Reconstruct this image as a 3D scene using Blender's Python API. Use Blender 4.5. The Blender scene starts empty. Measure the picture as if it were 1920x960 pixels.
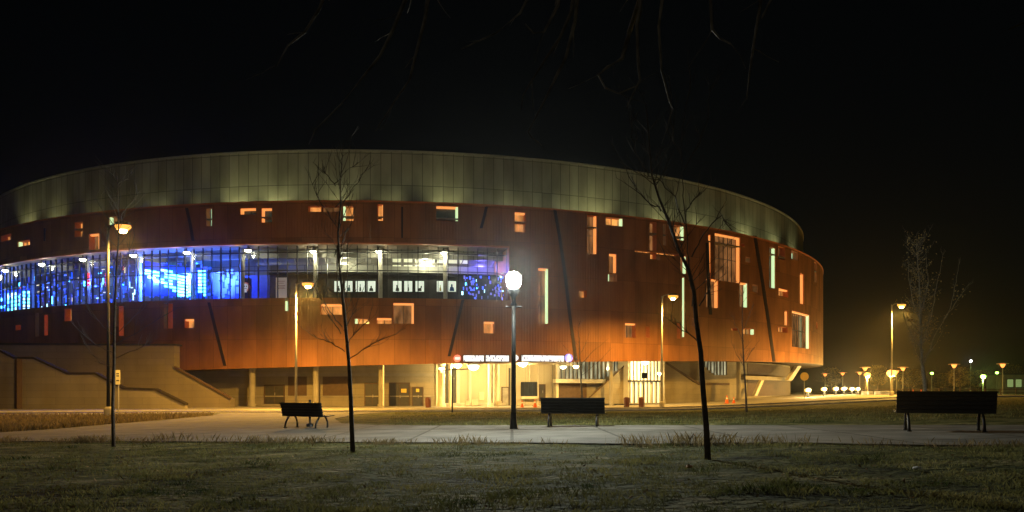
import bpy, bmesh, math, random
from math import sin, cos, pi, radians, sqrt, atan2
import numpy as np
from mathutils import Vector, Matrix
random.seed(7)
rng = np.random.default_rng(11)
SC = bpy.context.scene
COL = SC.collection

# ------------------------------------------------------------------ camera, night sky, fill light, exposure
CAMZ, F, CX0, HY = 1.5, 1440.0, 960.0, 735.0
cd = bpy.data.cameras.new('camera')
cam = bpy.data.objects.new('camera', cd); COL.objects.link(cam)
cam.location = (0, 0, CAMZ); cam.rotation_euler = (pi/2, 0, 0)
cd.sensor_width = 36; cd.lens = 27; cd.shift_y = 255/1920; cd.clip_end = 3000; cd.clip_start = .05
SC.camera = cam
FILL_EL, FILL_AZ = radians(38), radians(200)
w = bpy.data.worlds.new('World'); SC.world = w; w.use_nodes = True
nt = w.node_tree; nt.nodes.clear()
sky = nt.nodes.new('ShaderNodeTexSky'); sky.sky_type = 'NISHITA'; sky.sun_disc = False
sky.sun_elevation = radians(4); sky.sun_rotation = FILL_AZ
bg = nt.nodes.new('ShaderNodeBackground'); bg.inputs['Strength'].default_value = .0006
wo = nt.nodes.new('ShaderNodeOutputWorld')
nt.links.new(sky.outputs[0], bg.inputs[0]); nt.links.new(bg.outputs[0], wo.inputs[0])
sd = bpy.data.lights.new('moon_fill', 'SUN'); sd.energy = .04; sd.angle = radians(.5); sd.color = (1, .93, .8)
so = bpy.data.objects.new('moon_fill', sd); COL.objects.link(so)
# moon is an added fill from behind the camera's left shoulder, for lawn and twigs
so.rotation_euler = Vector((.42, .80, -.52)).to_track_quat('-Z', 'Y').to_euler()
SC.view_settings.view_transform = 'Standard'; SC.view_settings.look = 'None'
SC.view_settings.exposure = 0; SC.view_settings.gamma = 1; SC.view_settings.use_curve_mapping = False
SC.render.engine = 'CYCLES'
cy = SC.cycles
cy.use_denoising = True
cy.max_bounces = 5; cy.diffuse_bounces = 3; cy.glossy_bounces = 2; cy.transparent_max_bounces = 8
cy.sample_clamp_indirect = 4; cy.caustics_reflective = False; cy.caustics_refractive = False
cy.use_light_tree = True

HAZE = .0002
SODIUM = (1, .52, .08); WHITE = (.95, 1, .84); WARM = (1, .74, .36); BLUE = (.04, .12, 1); GREENW = (.78, 1, .62)

# ------------------------------------------------------------------ helpers
def smooth(a, b, t):
    t = min(1, max(0, (t-a)/(b-a))); return t*t*(3-2*t)

def G(x, y):
    """height of the ground"""
    xc = max(-32, min(26, x))
    near = .41 + .024*xc
    far = -.1 + 1.1*smooth(10, 50, x)
    t = smooth(24, 66, y)
    und = .035*sin(x*.9+.4)*cos(y*.7) * (1-smooth(14, 18, y))
    return near*(1-t) + far*t + und

def ray(px, py): return (px-CX0)/F, (HY-py)/F

def at_depth(px, py, Y):
    u, v = ray(px, py); return Vector((u*Y, Y, CAMZ+v*Y))

def at_g(px, py):
    u, v = ray(px, py); Y = 3.0; p = Y
    while Y < 400:
        if CAMZ+v*Y <= G(u*Y, Y):
            a, b = p, Y
            for _ in range(24):
                m = (a+b)/2
                if CAMZ+v*m <= G(u*m, m): b = m
                else: a = m
            return Vector((u*b, b, G(u*b, b)))
        p = Y; Y += .25
    return Vector((u*400, 400, G(u*400, 400)))

def ground_at(px, Y):
    u = (px-CX0)/F; return Vector((u*Y, Y, G(u*Y, Y)))

class MB:
    def __init__(s): s.v = []; s.f = []; s.uv = []; s.has = False; s.mi = []
    def add(s, vs, fs, uvs=None, mi=0):
        o = len(s.v); s.v += [tuple(p) for p in vs]
        for k, f in enumerate(fs):
            s.f.append([i+o for i in f]); s.mi.append(mi)
            if uvs: s.uv += [uvs[i] for i in f]; s.has = True
            else: s.uv += [(0, 0)]*len(f)
    def box(s, c, size, rot=0, mi=0, M=None):
        a, b, d = size[0]/2, size[1]/2, size[2]/2
        vs = [Vector((x, y, z)) for x in (-a, a) for y in (-b, b) for z in (-d, d)]
        if M is None: M = Matrix.Rotation(rot, 3, 'Z')
        vs = [M @ p + Vector(c) for p in vs]
        s.add(vs, [(0,1,3,2),(4,6,7,5),(0,4,5,1),(2,3,7,6),(0,2,6,4),(1,5,7,3)], mi=mi)
    def tube(s, pts, r0, r1=None, n=6, cap=True, mi=0, radii=None):
        pts = [Vector(p) for p in pts]; r1 = r0 if r1 is None else r1
        o = len(s.v); m = len(pts); up = Vector((.13, .27, .95)).normalized()
        for i, p in enumerate(pts):
            d = (pts[min(i+1, m-1)]-pts[max(i-1, 0)])
            d = d.normalized() if d.length > 1e-9 else Vector((0,0,1))
            a = d.cross(Vector((1, .1, 0)) if abs(d.dot(up)) > .8 else up).normalized(); b = d.cross(a)
            r = radii[i] if radii else r0+(r1-r0)*i/max(1, m-1)
            for k in range(n):
                t = 2*pi*k/n; s.v.append(tuple(p+a*cos(t)*r+b*sin(t)*r))
        for i in range(m-1):
            for k in range(n):
                q = [o+i*n+k, o+i*n+(k+1)%n, o+(i+1)*n+(k+1)%n, o+(i+1)*n+k]
                s.f.append(q); s.mi.append(mi); s.uv += [(0,0)]*4
        if cap:
            for base in (0, m-1):
                q = [o+base*n+k for k in range(n)]; s.f.append(q if base else q[::-1]); s.mi.append(mi); s.uv += [(0,0)]*n
    def lathe(s, c, prof, n=16, mi=0):
        c = Vector(c); o = len(s.v)
        for r, z in prof:
            for k in range(n):
                t = 2*pi*k/n; s.v.append((c.x+r*cos(t), c.y+r*sin(t), c.z+z))
        for i in range(len(prof)-1):
            for k in range(n):
                s.f.append([o+i*n+k, o+i*n+(k+1)%n, o+(i+1)*n+(k+1)%n, o+(i+1)*n+k]); s.mi.append(mi); s.uv += [(0,0)]*4
    def build(s, name, mat, parent=None, smoothed=False):
        me = bpy.data.meshes.new(name); me.from_pydata(s.v, [], s.f)
        mats = mat if isinstance(mat, (list, tuple)) else [mat]
        for m in mats: me.materials.append(m)
        if len(mats) > 1: me.polygons.foreach_set('material_index', s.mi)
        if s.has:
            l = me.uv_layers.new(name='UVMap'); l.data.foreach_set('uv', [c for p in s.uv for c in p])
        if smoothed: me.polygons.foreach_set('use_smooth', [True]*len(me.polygons))
        me.update(); me.validate()
        o = bpy.data.objects.new(name, me); COL.objects.link(o)
        if parent: 
            o.parent = parent
            o.matrix_parent_inverse = Matrix.Translation(-parent.location) if False else Matrix.Identity(4)
        return o

def tag(o, label=None, cat=None, group=None, kind=None):
    if label: o['label'] = label
    if cat: o['category'] = cat
    if group: o['group'] = group
    if kind: o['kind'] = kind
    return o
def empty(name, loc=(0,0,0), rz=0):
    o = bpy.data.objects.new(name, None); COL.objects.link(o); o.location = loc; o.rotation_euler = (0,0,rz)
    o.empty_display_size = .2; return o
def copy_tree(o, parent=None):
    c = o.copy(); COL.objects.link(c)
    if parent: c.parent = parent
    for ch in list(o.children): copy_tree(ch, c)
    return c
def light(name, kind, loc, energy, color, parent=None, radius=.2, aim=None, spot=150, blend=.6):
    d = bpy.data.lights.new(name, kind); d.energy = energy; d.color = color
    if kind in ('POINT', 'SPOT'): d.shadow_soft_size = radius
    if kind == 'SPOT': d.spot_size = radians(spot); d.spot_blend = blend
    o = bpy.data.objects.new(name, d); COL.objects.link(o); o.location = loc
    if aim is not None: o.rotation_euler = Vector(aim).to_track_quat('-Z', 'Y').to_euler()
    if parent: o.parent = parent
    return o

def mat(name, base, rough=.7, metal=0, var=.25, scale=3., bump=.0, bscale=40., dark=None, spec=.3):
    m = bpy.data.materials.new(name); m.use_nodes = True
    n = m.node_tree; b = n.nodes['Principled BSDF']
    b.inputs['Roughness'].default_value = rough; b.inputs['Metallic'].default_value = metal
    b.inputs['Specular IOR Level'].default_value = spec
    tc = n.nodes.new('ShaderNodeTexCoord')
    ns = n.nodes.new('ShaderNodeTexNoise'); ns.inputs['Scale'].default_value = scale; ns.inputs['Detail'].default_value = 6
    n.links.new(tc.outputs['Object'], ns.inputs['Vector'])
    cr = n.nodes.new('ShaderNodeValToRGB'); cr.color_ramp.elements[0].position = .3; cr.color_ramp.elements[1].position = .7
    d = dark or tuple(c*(1-var) for c in base)
    cr.color_ramp.elements[0].color = (*d, 1); cr.color_ramp.elements[1].color = (*[min(1, c*(1+var*.5)) for c in base], 1)
    n.links.new(ns.outputs['Fac'], cr.inputs['Fac']); n.links.new(cr.outputs['Color'], b.inputs['Base Color'])
    if bump:
        n2 = n.nodes.new('ShaderNodeTexNoise'); n2.inputs['Scale'].default_value = bscale; n2.inputs['Detail'].default_value = 4
        n.links.new(tc.outputs['Object'], n2.inputs['Vector'])
        bp = n.nodes.new('ShaderNodeBump'); bp.inputs['Strength'].default_value = bump; bp.inputs['Distance'].default_value = .03
        n.links.new(n2.outputs['Fac'], bp.inputs['Height']); n.links.new(bp.outputs['Normal'], b.inputs['Normal'])
    return m
def emat(name, color, strength, base=(.5,.5,.5)):
    m = bpy.data.materials.new(name); m.use_nodes = True
    b = m.node_tree.nodes['Principled BSDF']
    b.inputs['Base Color'].default_value = (*base, 1); b.inputs['Roughness'].default_value = .4
    b.inputs['Emission Color'].default_value = (*color, 1); b.inputs['Emission Strength'].default_value = strength
    return m
def panel_mat(name, base, pw, ph, seam=.012, seamdark=.35, rib=0, ribstr=.3, var=.12, rough=.55, metal=0, offs=.5, sq=1, mixn=.25):
    """panels in metres on the UV map (u = arc length, v = height)"""
    m = bpy.data.materials.new(name); m.use_nodes = True
    n = m.node_tree; b = n.nodes['Principled BSDF']; b.inputs['Roughness'].default_value = rough; b.inputs['Metallic'].default_value = metal
    b.inputs['Specular IOR Level'].default_value = .25
    uv = n.nodes.new('ShaderNodeUVMap')
    br = n.nodes.new('ShaderNodeTexBrick'); br.offset = offs; br.squash = sq
    br.inputs['Scale'].default_value = 1; br.inputs['Brick Width'].default_value = pw; br.inputs['Row Height'].default_value = ph
    br.inputs['Mortar Size'].default_value = seam; br.inputs['Mortar Smooth'].default_value = .1; br.inputs['Bias'].default_value = 0
    br.inputs['Color1'].default_value = (*[c*(1-var) for c in base], 1)
    br.inputs['Color2'].default_value = (*[min(1, c*(1+var)) for c in base], 1)
    br.inputs['Mortar'].default_value = (*[c*seamdark for c in base], 1)
    n.links.new(uv.outputs[0], br.inputs['Vector'])
    ns = n.nodes.new('ShaderNodeTexNoise'); ns.inputs['Scale'].default_value = .35; ns.inputs['Detail'].default_value = 7
    mp = n.nodes.new('ShaderNodeMapping'); mp.inputs['Scale'].default_value = (1.6, .5, 1)
    n.links.new(uv.outputs[0], mp.inputs[0]); n.links.new(mp.outputs[0], ns.inputs['Vector'])
    rg = n.nodes.new('ShaderNodeMapRange'); rg.inputs[1].default_value = .3; rg.inputs[2].default_value = .7
    rg.inputs[3].default_value = 1-mixn; rg.inputs[4].default_value = 1+mixn*.5
    n.links.new(ns.outputs['Fac'], rg.inputs[0])
    mx = n.nodes.new('ShaderNodeVectorMath'); mx.operation = 'SCALE'
    n.links.new(br.outputs['Color'], mx.inputs[0]); n.links.new(rg.outputs[0], mx.inputs['Scale'])
    n.links.new(mx.outputs[0], b.inputs['Base Color'])
    if rib:
        wv = n.nodes.new('ShaderNodeTexWave'); wv.bands_direction = 'X'; wv.inputs['Scale'].default_value = rib; wv.inputs['Distortion'].default_value = 0
        n.links.new(uv.outputs[0], wv.inputs['Vector'])
        bp = n.nodes.new('ShaderNodeBump'); bp.inputs['Strength'].default_value = ribstr; bp.inputs['Distance'].default_value = .05
        n.links.new(wv.outputs['Fac'], bp.inputs['Height']); n.links.new(bp.outputs['Normal'], b.inputs['Normal'])
    return m

M = {}
M['rust'] = panel_mat('rust_panel', (.305, .124, .044), 1.55, 3.4, .022, .58, rib=1.05, ribstr=.16, var=.20, offs=0, mixn=.36)
M['grey_panel'] = panel_mat('grey_metal_panel', (.33, .31, .26), 1.08, 3.3, .03, .3, var=.16, rough=.5, metal=.0, offs=0, mixn=.35)
M['reveal'] = mat('reveal_paint', (.50, .17, .07), .6, var=.15)
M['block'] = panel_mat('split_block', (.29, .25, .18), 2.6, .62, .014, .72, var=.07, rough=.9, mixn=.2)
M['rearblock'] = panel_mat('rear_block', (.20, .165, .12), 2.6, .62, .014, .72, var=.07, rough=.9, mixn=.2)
M['coping'] = mat('coping_stone', (.05, .042, .034), 1, var=.2, spec=.02)
M['concrete'] = mat('concrete', (.30, .27, .22), .9, var=.2, scale=.8, bump=.15, bscale=12)
M['cream'] = panel_mat('cream_wall', (.46, .40, .29), 2.2, 6.0, .02, .6, var=.05, rough=.8, offs=0, mixn=.12)
M['hall'] = panel_mat('hall_wall', (.30, .29, .25), 1.9, 1.4, .03, .4, var=.2, rough=.8)
M['creampaint'] = mat('cream_paint', (.62, .56, .44), .7, var=.1)
M['soffit'] = mat('soffit', (.22, .17, .13), .8, var=.2)
M['darkmetal'] = mat('dark_metal', (.03, .032, .035), .45, .4, var=.3)
M['blackmetal'] = mat('black_iron', (.012, .013, .015), .45, .2, var=.3, scale=12)
M['benchmetal'] = mat('bench_slat', (.018, .022, .024), .42, .1, var=.35, scale=9, bump=.1)
M['greymetal'] = mat('galvanised', (.36, .34, .30), .5, .3, var=.2)
M['door'] = mat('door_paint', (.055, .05, .045), .5, var=.2)
M['brown'] = mat('brown_panel', (.10, .062, .038), .7, var=.2)
M['slot'] = mat('slot_metal', (.035, .025, .03), .5, .3, var=.2)
M['trunk'] = mat('bark', (.10, .07, .05), .9, var=.5, scale=14, bump=.5, bscale=50)
M['palebark'] = mat('pale_bark', (.20, .18, .14), .9, var=.4, scale=14, bump=.4, bscale=50)
M['twig'] = mat('twig', (.11, .09, .07), .85, var=.4, scale=8)
M['leaf'] = mat('dry_leaf', (.30, .22, .09), .8, var=.4)
M['asphalt'] = mat('asphalt', (.055, .052, .048), .75, var=.3, scale=1.5, bump=.2, bscale=60)
M['kerb'] = mat('kerb_concrete', (.55, .50, .42), .9, var=.2, scale=2)  # pale tone stands in for the light trail of passing cars
M['orange'] = mat('orange_plastic', (.75, .13, .02), .5, var=.1)
M['whiteband'] = mat('white_band', (.75, .73, .68), .5, var=.08)
M['yellow'] = mat('yellow_sign', (.75, .5, .08), .5, var=.1)
M['signwhite'] = mat('sign_white', (.75, .68, .45), .5, var=.08)
M['binred'] = mat('bin_brown', (.12, .04, .03), .6, var=.2)
M['darkgrey'] = mat('charcoal_wall', (.07, .07, .065), .8, var=.2)
M['roofdark'] = mat('roof_membrane', (.10, .10, .10), .9, var=.2)
def pane_glow(name, c, st):
    m = emat(name, c, st); n = m.node_tree; b = n.nodes['Principled BSDF']; tc = n.nodes.new('ShaderNodeTexCoord')
    mp = n.nodes.new('ShaderNodeMapping'); mp.inputs['Scale'].default_value = (1.1, 1.1, .5); ns = n.nodes.new('ShaderNodeTexNoise'); ns.inputs['Scale'].default_value = 1.2; ns.inputs['Detail'].default_value = 3
    rg = n.nodes.new('ShaderNodeMapRange'); rg.inputs[1].default_value = .32; rg.inputs[2].default_value = .68; rg.inputs[3].default_value = st*.3; rg.inputs[4].default_value = st*1.6
    n.links.new(tc.outputs['Object'], mp.inputs[0]); n.links.new(mp.outputs[0], ns.inputs['Vector']); n.links.new(ns.outputs['Fac'], rg.inputs[0]); n.links.new(rg.outputs[0], b.inputs['Emission Strength'])
    b.inputs['Roughness'].default_value = .08; b.inputs['Base Color'].default_value = (.03, .03, .03, 1); return m
# things that give off light
M['sodium'] = emat('sodium_lens', (1, .66, .22), 60)
M['halo_bowl'] = emat('sodium_halo', (1, .40, .05), 1.6)
M['far_sodium'] = emat('far_sodium_lens', (1, .40, .07), 4)
M['globe'] = emat('globe_glass', (.86, 1, .97), 120)
M['soffit_lamp'] = emat('soffit_lens', (1, .97, .70), 26)
M['flood'] = emat('flood_lens', (1, .80, .36), 30)
M['win_warm'] = pane_glow('window_warm', (1, .36, .08), .62)
M['win_hot'] = pane_glow('window_hot', (1, .38, .08), .9)
M['win_dim'] = pane_glow('window_dim', (1, .40, .12), .20)
M['win_dark'] = pane_glow('window_dark', (.35, .5, .35), .035)
M['win_green'] = pane_glow('window_green', (.62, .95, .55), .62)
M['win_teal'] = pane_glow('window_teal', (.22, .48, .35), .30)
M['tube_green'] = emat('tube_green', (.70, 1, .50), .95)
M['tube_warm'] = emat('tube_warm', (1, .34, .07), .95)
M['glow_yellow'] = emat('glazing_glow', (1, .80, .38), 1.25)
M['glow_pale'] = pane_glow('glazing_pale', (.95, .88, .52), .38)
M['sign_face'] = emat('sign_face', (.86, .92, 1), 1.05)
M['sign_red'] = emat('sign_red', (1, .05, .08), 1.1)
M['sign_blue'] = emat('sign_blue', (.02, .12, 1), 1.3)
M['led_cyan'] = emat('led_cyan', (.07, .50, 1), 12)
M['led_blue'] = emat('led_blue', (.0, .06, 1), 2.6)
M['halo_blue'] = emat('halo_blue', (0, .03, 1), 1.1, (.05, .05, .2))
M['led_deep'] = emat('led_deep', (.0, .015, .9), .6)
M['led_white'] = emat('led_white', (.5, .9, 1), 3.5)
M['led_red'] = emat('led_red', (1, .03, .04), 1.5)
M['led_warm'] = emat('led_warm', (1, .8, .35), 1.3)
M['led_violet'] = emat('led_violet', (.16, .11, 1), .7)
M['poster_white'] = emat('poster_white', (.92, 1, .78), .85)
M['green_lamp'] = emat('green_lamp', (.45, 1, .12), 8)
M['far_window'] = emat('far_window', (.45, .65, .22), .35)
def glass_mat():
    m = bpy.data.materials.new('glass'); m.use_nodes = True; n = m.node_tree; n.nodes.clear()
    o = n.nodes.new('ShaderNodeOutputMaterial'); t = n.nodes.new('ShaderNodeBsdfTransparent'); t.inputs[0].default_value = (.86, .9, .9, 1)
    g = n.nodes.new('ShaderNodeBsdfGlossy'); g.inputs['Roughness'].default_value = .06
    fr = n.nodes.new('ShaderNodeFresnel'); fr.inputs[0].default_value = 1.45
    mx = n.nodes.new('ShaderNodeMixShader'); n.links.new(fr.outputs[0], mx.inputs[0]); n.links.new(t.outputs[0], mx.inputs[1]); n.links.new(g.outputs[0], mx.inputs[2])
    n.links.new(mx.outputs[0], o.inputs[0]); return m
M['glass'] = glass_mat()

# ------------------------------------------------------------------ ground, path, road
def grass_ground_mat():
    m = bpy.data.materials.new('lawn_soil'); m.use_nodes = True; n = m.node_tree; b = n.nodes['Principled BSDF']
    b.inputs['Roughness'].default_value = .95; b.inputs['Specular IOR Level'].default_value = .1
    tc = n.nodes.new('ShaderNodeTexCoord')
    mp = n.nodes.new('ShaderNodeMapping'); mp.inputs['Scale'].default_value = (.55, 1.0, 1)
    n.links.new(tc.outputs['Object'], mp.inputs[0])
    a = n.nodes.new('ShaderNodeTexNoise'); a.inputs['Scale'].default_value = 1.5; a.inputs['Detail'].default_value = 10; a.inputs['Roughness'].default_value = .78
    n.links.new(mp.outputs[0], a.inputs['Vector'])
    c = n.nodes.new('ShaderNodeValToRGB'); e = c.color_ramp.elements
    e[0].position = .40; e[0].color = (.014, .018, .005, 1); e[1].position = .62; e[1].color = (.19, .165, .08, 1)
    k = e.new(.50); k.color = (.065, .075, .022, 1)
    n.links.new(a.outputs['Fac'], c.inputs['Fac']); n.links.new(c.outputs['Color'], b.inputs['Base Color'])
    f = n.nodes.new('ShaderNodeTexNoise'); f.inputs['Scale'].default_value = 7; f.inputs['Detail'].default_value = 6
    n.links.new(tc.outputs['Object'], f.inputs['Vector'])
    bp = n.nodes.new('ShaderNodeBump'); bp.inputs['Strength'].default_value = 1; bp.inputs['Distance'].default_value = .22
    n.links.new(f.outputs['Fac'], bp.inputs['Height']); n.links.new(bp.outputs['Normal'], b.inputs['Normal'])
    return m
M['lawn'] = grass_ground_mat()
def axis(lo, hi, near_lo, near_hi, step, grow=1.25):
    a = list(np.arange(near_lo, near_hi+1e-6, step)); s = step; x = near_hi
    while x < hi: s *= grow; x = min(hi, x+s); a.append(x)
    s = step; x = near_lo
    while x > lo: s *= grow; x = max(lo, x-s); a.insert(0, x)
    return a
xs = axis(-1200, 1200, -40, 60, .8); ys = axis(-150, 1500, -4, 90, .6)
g = MB()
g.v = [(x, y, G(x, y)) for y in ys for x in xs]; nx = len(xs)
g.f = [[j*nx+i, j*nx+i+1, (j+1)*nx+i+1, (j+1)*nx+i] for j in range(len(ys)-1) for i in range(nx-1)]
g.mi = [0]*len(g.f); 
ground = g.build('ground', M['lawn'], smoothed=True); tag(ground, kind='structure')

def ground_poly(name, pts, mat_, lift, edge=1.2, skirt=.12):
    bm = bmesh.new()
    f = bm.faces.new([bm.verts.new((p[0], p[1], 0)) for p in pts]); f.normal_update()
    if f.normal.z < 0: f.normal_flip()
    bmesh.ops.triangulate(bm, faces=bm.faces[:])
    for _ in range(7):
        long = [e for e in bm.edges if e.calc_length() > edge]
        if not long: break
        bmesh.ops.subdivide_edges(bm, edges=long, cuts=1)
        bmesh.ops.triangulate(bm, faces=[q for q in bm.faces if len(q.verts) > 3])
    be = [e for e in bm.edges if e.is_boundary]
    for v in bm.verts: v.co.z = G(v.co.x, v.co.y)+lift
    r = bmesh.ops.extrude_edge_only(bm, edges=be)
    for v in r['geom']:
        if isinstance(v, bmesh.types.BMVert): v.co.z -= skirt
    me = bpy.data.meshes.new(name); bm.to_mesh(me); bm.free(); me.materials.append(mat_)
    o = bpy.data.objects.new(name, me); COL.objects.link(o); tag(o, kind='structure'); return o
def path_mat():
    m = mat('path_concrete', (.135, .126, .112), .9, var=.5, scale=1.1, bump=.25, bscale=30)
    n = m.node_tree; b = n.nodes['Principled BSDF']; cr = [q for q in n.nodes if q.type == 'VALTORGB'][0]
    tc = [q for q in n.nodes if q.type == 'TEX_COORD'][0]
    br = n.nodes.new('ShaderNodeTexBrick'); br.offset = 0; br.inputs['Scale'].default_value = 1; br.inputs['Brick Width'].default_value = 2.4; br.inputs['Row Height'].default_value = 2.4
    br.inputs['Mortar Size'].default_value = .04; br.inputs['Color1'].default_value = (1,1,1,1); br.inputs['Color2'].default_value = (.74,.74,.72,1); br.inputs['Mortar'].default_value = (.25,.25,.22,1)
    n.links.new(tc.outputs['Object'], br.inputs['Vector'])
    mx = n.nodes.new('ShaderNodeVectorMath'); mx.operation = 'MULTIPLY'; n.links.new(cr.outputs[0], mx.inputs[0]); n.links.new(br.outputs[0], mx.inputs[1])
    n.links.new(mx.outputs[0], b.inputs['Base Color']); return m
M['path'] = path_mat()
near_px = [(-260, 826), (0, 829), (200, 829), (400, 830), (700, 831), (960, 832), (1300, 834), (1600, 835), (1920, 836), (2300, 838)]
far_px = [(2300, 799), (1920, 799), (1650, 799), (1400, 799), (1150, 799), (960, 799), (800, 799), (700, 798), (640, 795), (628, 786), (665, 778), (730, 773),
          (430, 773), (395, 780), (300, 789), (200, 797), (100, 806), (0, 812), (-260, 819)]
near_g = [at_g(*p) for p in near_px]
path = ground_poly('path', near_g + [at_g(*p) for p in far_px], M['path'], .03)
# a dark strip stands in for the shadow line along the path at the benches
shadow_px = [(655, 807), (800, 807), (960, 807), (1150, 807.5), (1400, 808), (1650, 808), (1920, 808), (2300, 808)]
M['shadow_strip'] = mat('dark_shadow_strip', (.10, .095, .085), .9, var=.3)
ea = [at_g(*p) for p in shadow_px]
ground_poly('path_shadow_strip', ea + [p+Vector((0, -.26, 0)) for p in ea[::-1]], M['shadow_strip'], .036, skirt=.03)

road_c = [(-140, 46), (-70, 50), (-45, 54), (-25, 60), (-5, 65.5), (15, 70), (34, 75), (58, 81), (95, 92), (160, 112), (300, 150)]
def offset_line(pl, d):
    out = []
    for i, p in enumerate(pl):
        a = Vector(pl[max(0, i-1)]); b = Vector(pl[min(len(pl)-1, i+1)]); t = (b-a).normalized(); n_ = Vector((-t.y, t.x))
        out.append((p[0]+n_.x*d, p[1]+n_.y*d))
    return out
def densify(pl, step=1.5):
    out = []
    for a, b in zip(pl[:-1], pl[1:]):
        L = sqrt((a[0]-b[0])**2+(a[1]-b[1])**2); k = max(1, int(L/step))
        out += [(a[0]+(b[0]-a[0])*i/k, a[1]+(b[1]-a[1])*i/k) for i in range(k)]
    return out+[pl[-1]]
rc = densify(road_c, 2)
ground_poly('road', offset_line(rc, 3.6)+offset_line(rc, -3.6)[::-1], M['asphalt'], .024)
def strip(name, a, b, z0, z1, m):
    k = MB(); vs = []
    for p, q in zip(a, b):
        vs += [(p[0], p[1], G(*p)+z0), (p[0], p[1], G(*p)+z1), (q[0], q[1], G(*q)+z1), (q[0], q[1], G(*q)+z0)]
    fs = []
    for i in range(len(a)-1):
        for j in range(3): fs.append((i*4+j, i*4+j+1, i*4+4+j+1, i*4+4+j))
    k.add(vs, fs); o = k.build(name, m); tag(o, kind='structure'); return o
strip('kerb', offset_line(rc, -3.6), offset_line(rc, -3.85), -.05, .14, M['kerb'])
strip('kerb', offset_line(rc, 3.85), offset_line(rc, 3.6), -.05, .14, M['kerb'])
M['paint'] = mat('road_paint', (.7, .6, .3), .7, var=.2)
strip('road_marking', offset_line(rc, .06), offset_line(rc, -.06), .0, .030, M['paint'])
# pavement between road and arena
rp = densify(road_c[1:9], 2)
ground_poly('pavement', offset_line(rp, 3.85)+[(80, 104), (52, 128), (30, 130), (-60, 130), (-100, 90)], M['concrete'], .10)

# ------------------------------------------------------------------ arena
CX, CY = -18.0, 150.0
def cyl_th(px, R):
    u = (px-CX0)/F; A = 1+u*u; B = -2*u*CX-2*CY; C = CX*CX+CY*CY-R*R
    D = B*B-4*A*C
    Y = (-B-sqrt(max(0, D)))/(2*A); return atan2(u*Y-CX, CY-Y), Y
def on_cyl(px, py, R):
    th, Y = cyl_th(px, R); return th, CAMZ+(HY-py)/F*Y
def P(th, R, z): return (CX+R*sin(th), CY-R*cos(th), z)
RS, RR = 73.0, 70.0
Z_RIM, Z_TOP, Z_BT, Z_BB = 26.6, 20.6, 16.4, 10.95
def zb(th):
    x = CX+RS*sin(th); return 4.15+.024*(x+16)
arena = empty('arena', (0, 0, 0))
tag(arena, 'huge round sports arena with rust red panelled shell and grey metal ring on top', 'arena')

def patch(mb, th0, th1, z0, z1, R0, R1, step=radians(1.2), z1b=None, z0b=None):
    """closed curved block between two angles, heights and radii; z1b / z0b = height at th1"""
    k = max(1, int(math.ceil(abs(th1-th0)/step))); vs = []; uv = []
    for i in range(k+1):
        t = i/k; th = th0+(th1-th0)*t
        a = z0+((z0b if z0b is not None else z0)-z0)*t; b = z1+((z1b if z1b is not None else z1)-z1)*t
        vs += [P(th, R0, a), P(th, R0, b), P(th, R1, b), P(th, R1, a)]
        uv += [(th*R0, a), (th*R0, b), (th*R0, b+abs(R0-R1)), (th*R0, a-abs(R0-R1))]
    fs = []
    for i in range(k):
        for j in range(4): fs.append((i*4+j, i*4+(j+1) % 4, i*4+4+(j+1) % 4, i*4+4+j))
    fs += [(0, 3, 2, 1), (k*4, k*4+1, k*4+2, k*4+3)]
    mb.add(vs, fs, uv)
def pxpatch(mb, x0, y0, x1, y1, R, depth=.1, **kw):
    """block whose outer face covers the given part of the photo on the cylinder of radius R"""
    a, zt = on_cyl(x0, y0, R); b, zt2 = on_cyl(x1, y0, R); _, zl = on_cyl((x0+x1)/2, y1, R); _, zm = on_cyl((x0+x1)/2, y0, R)
    patch(mb, a, b, zl, zm, R, R-depth, **kw); return a, b, zl, zm

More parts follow.
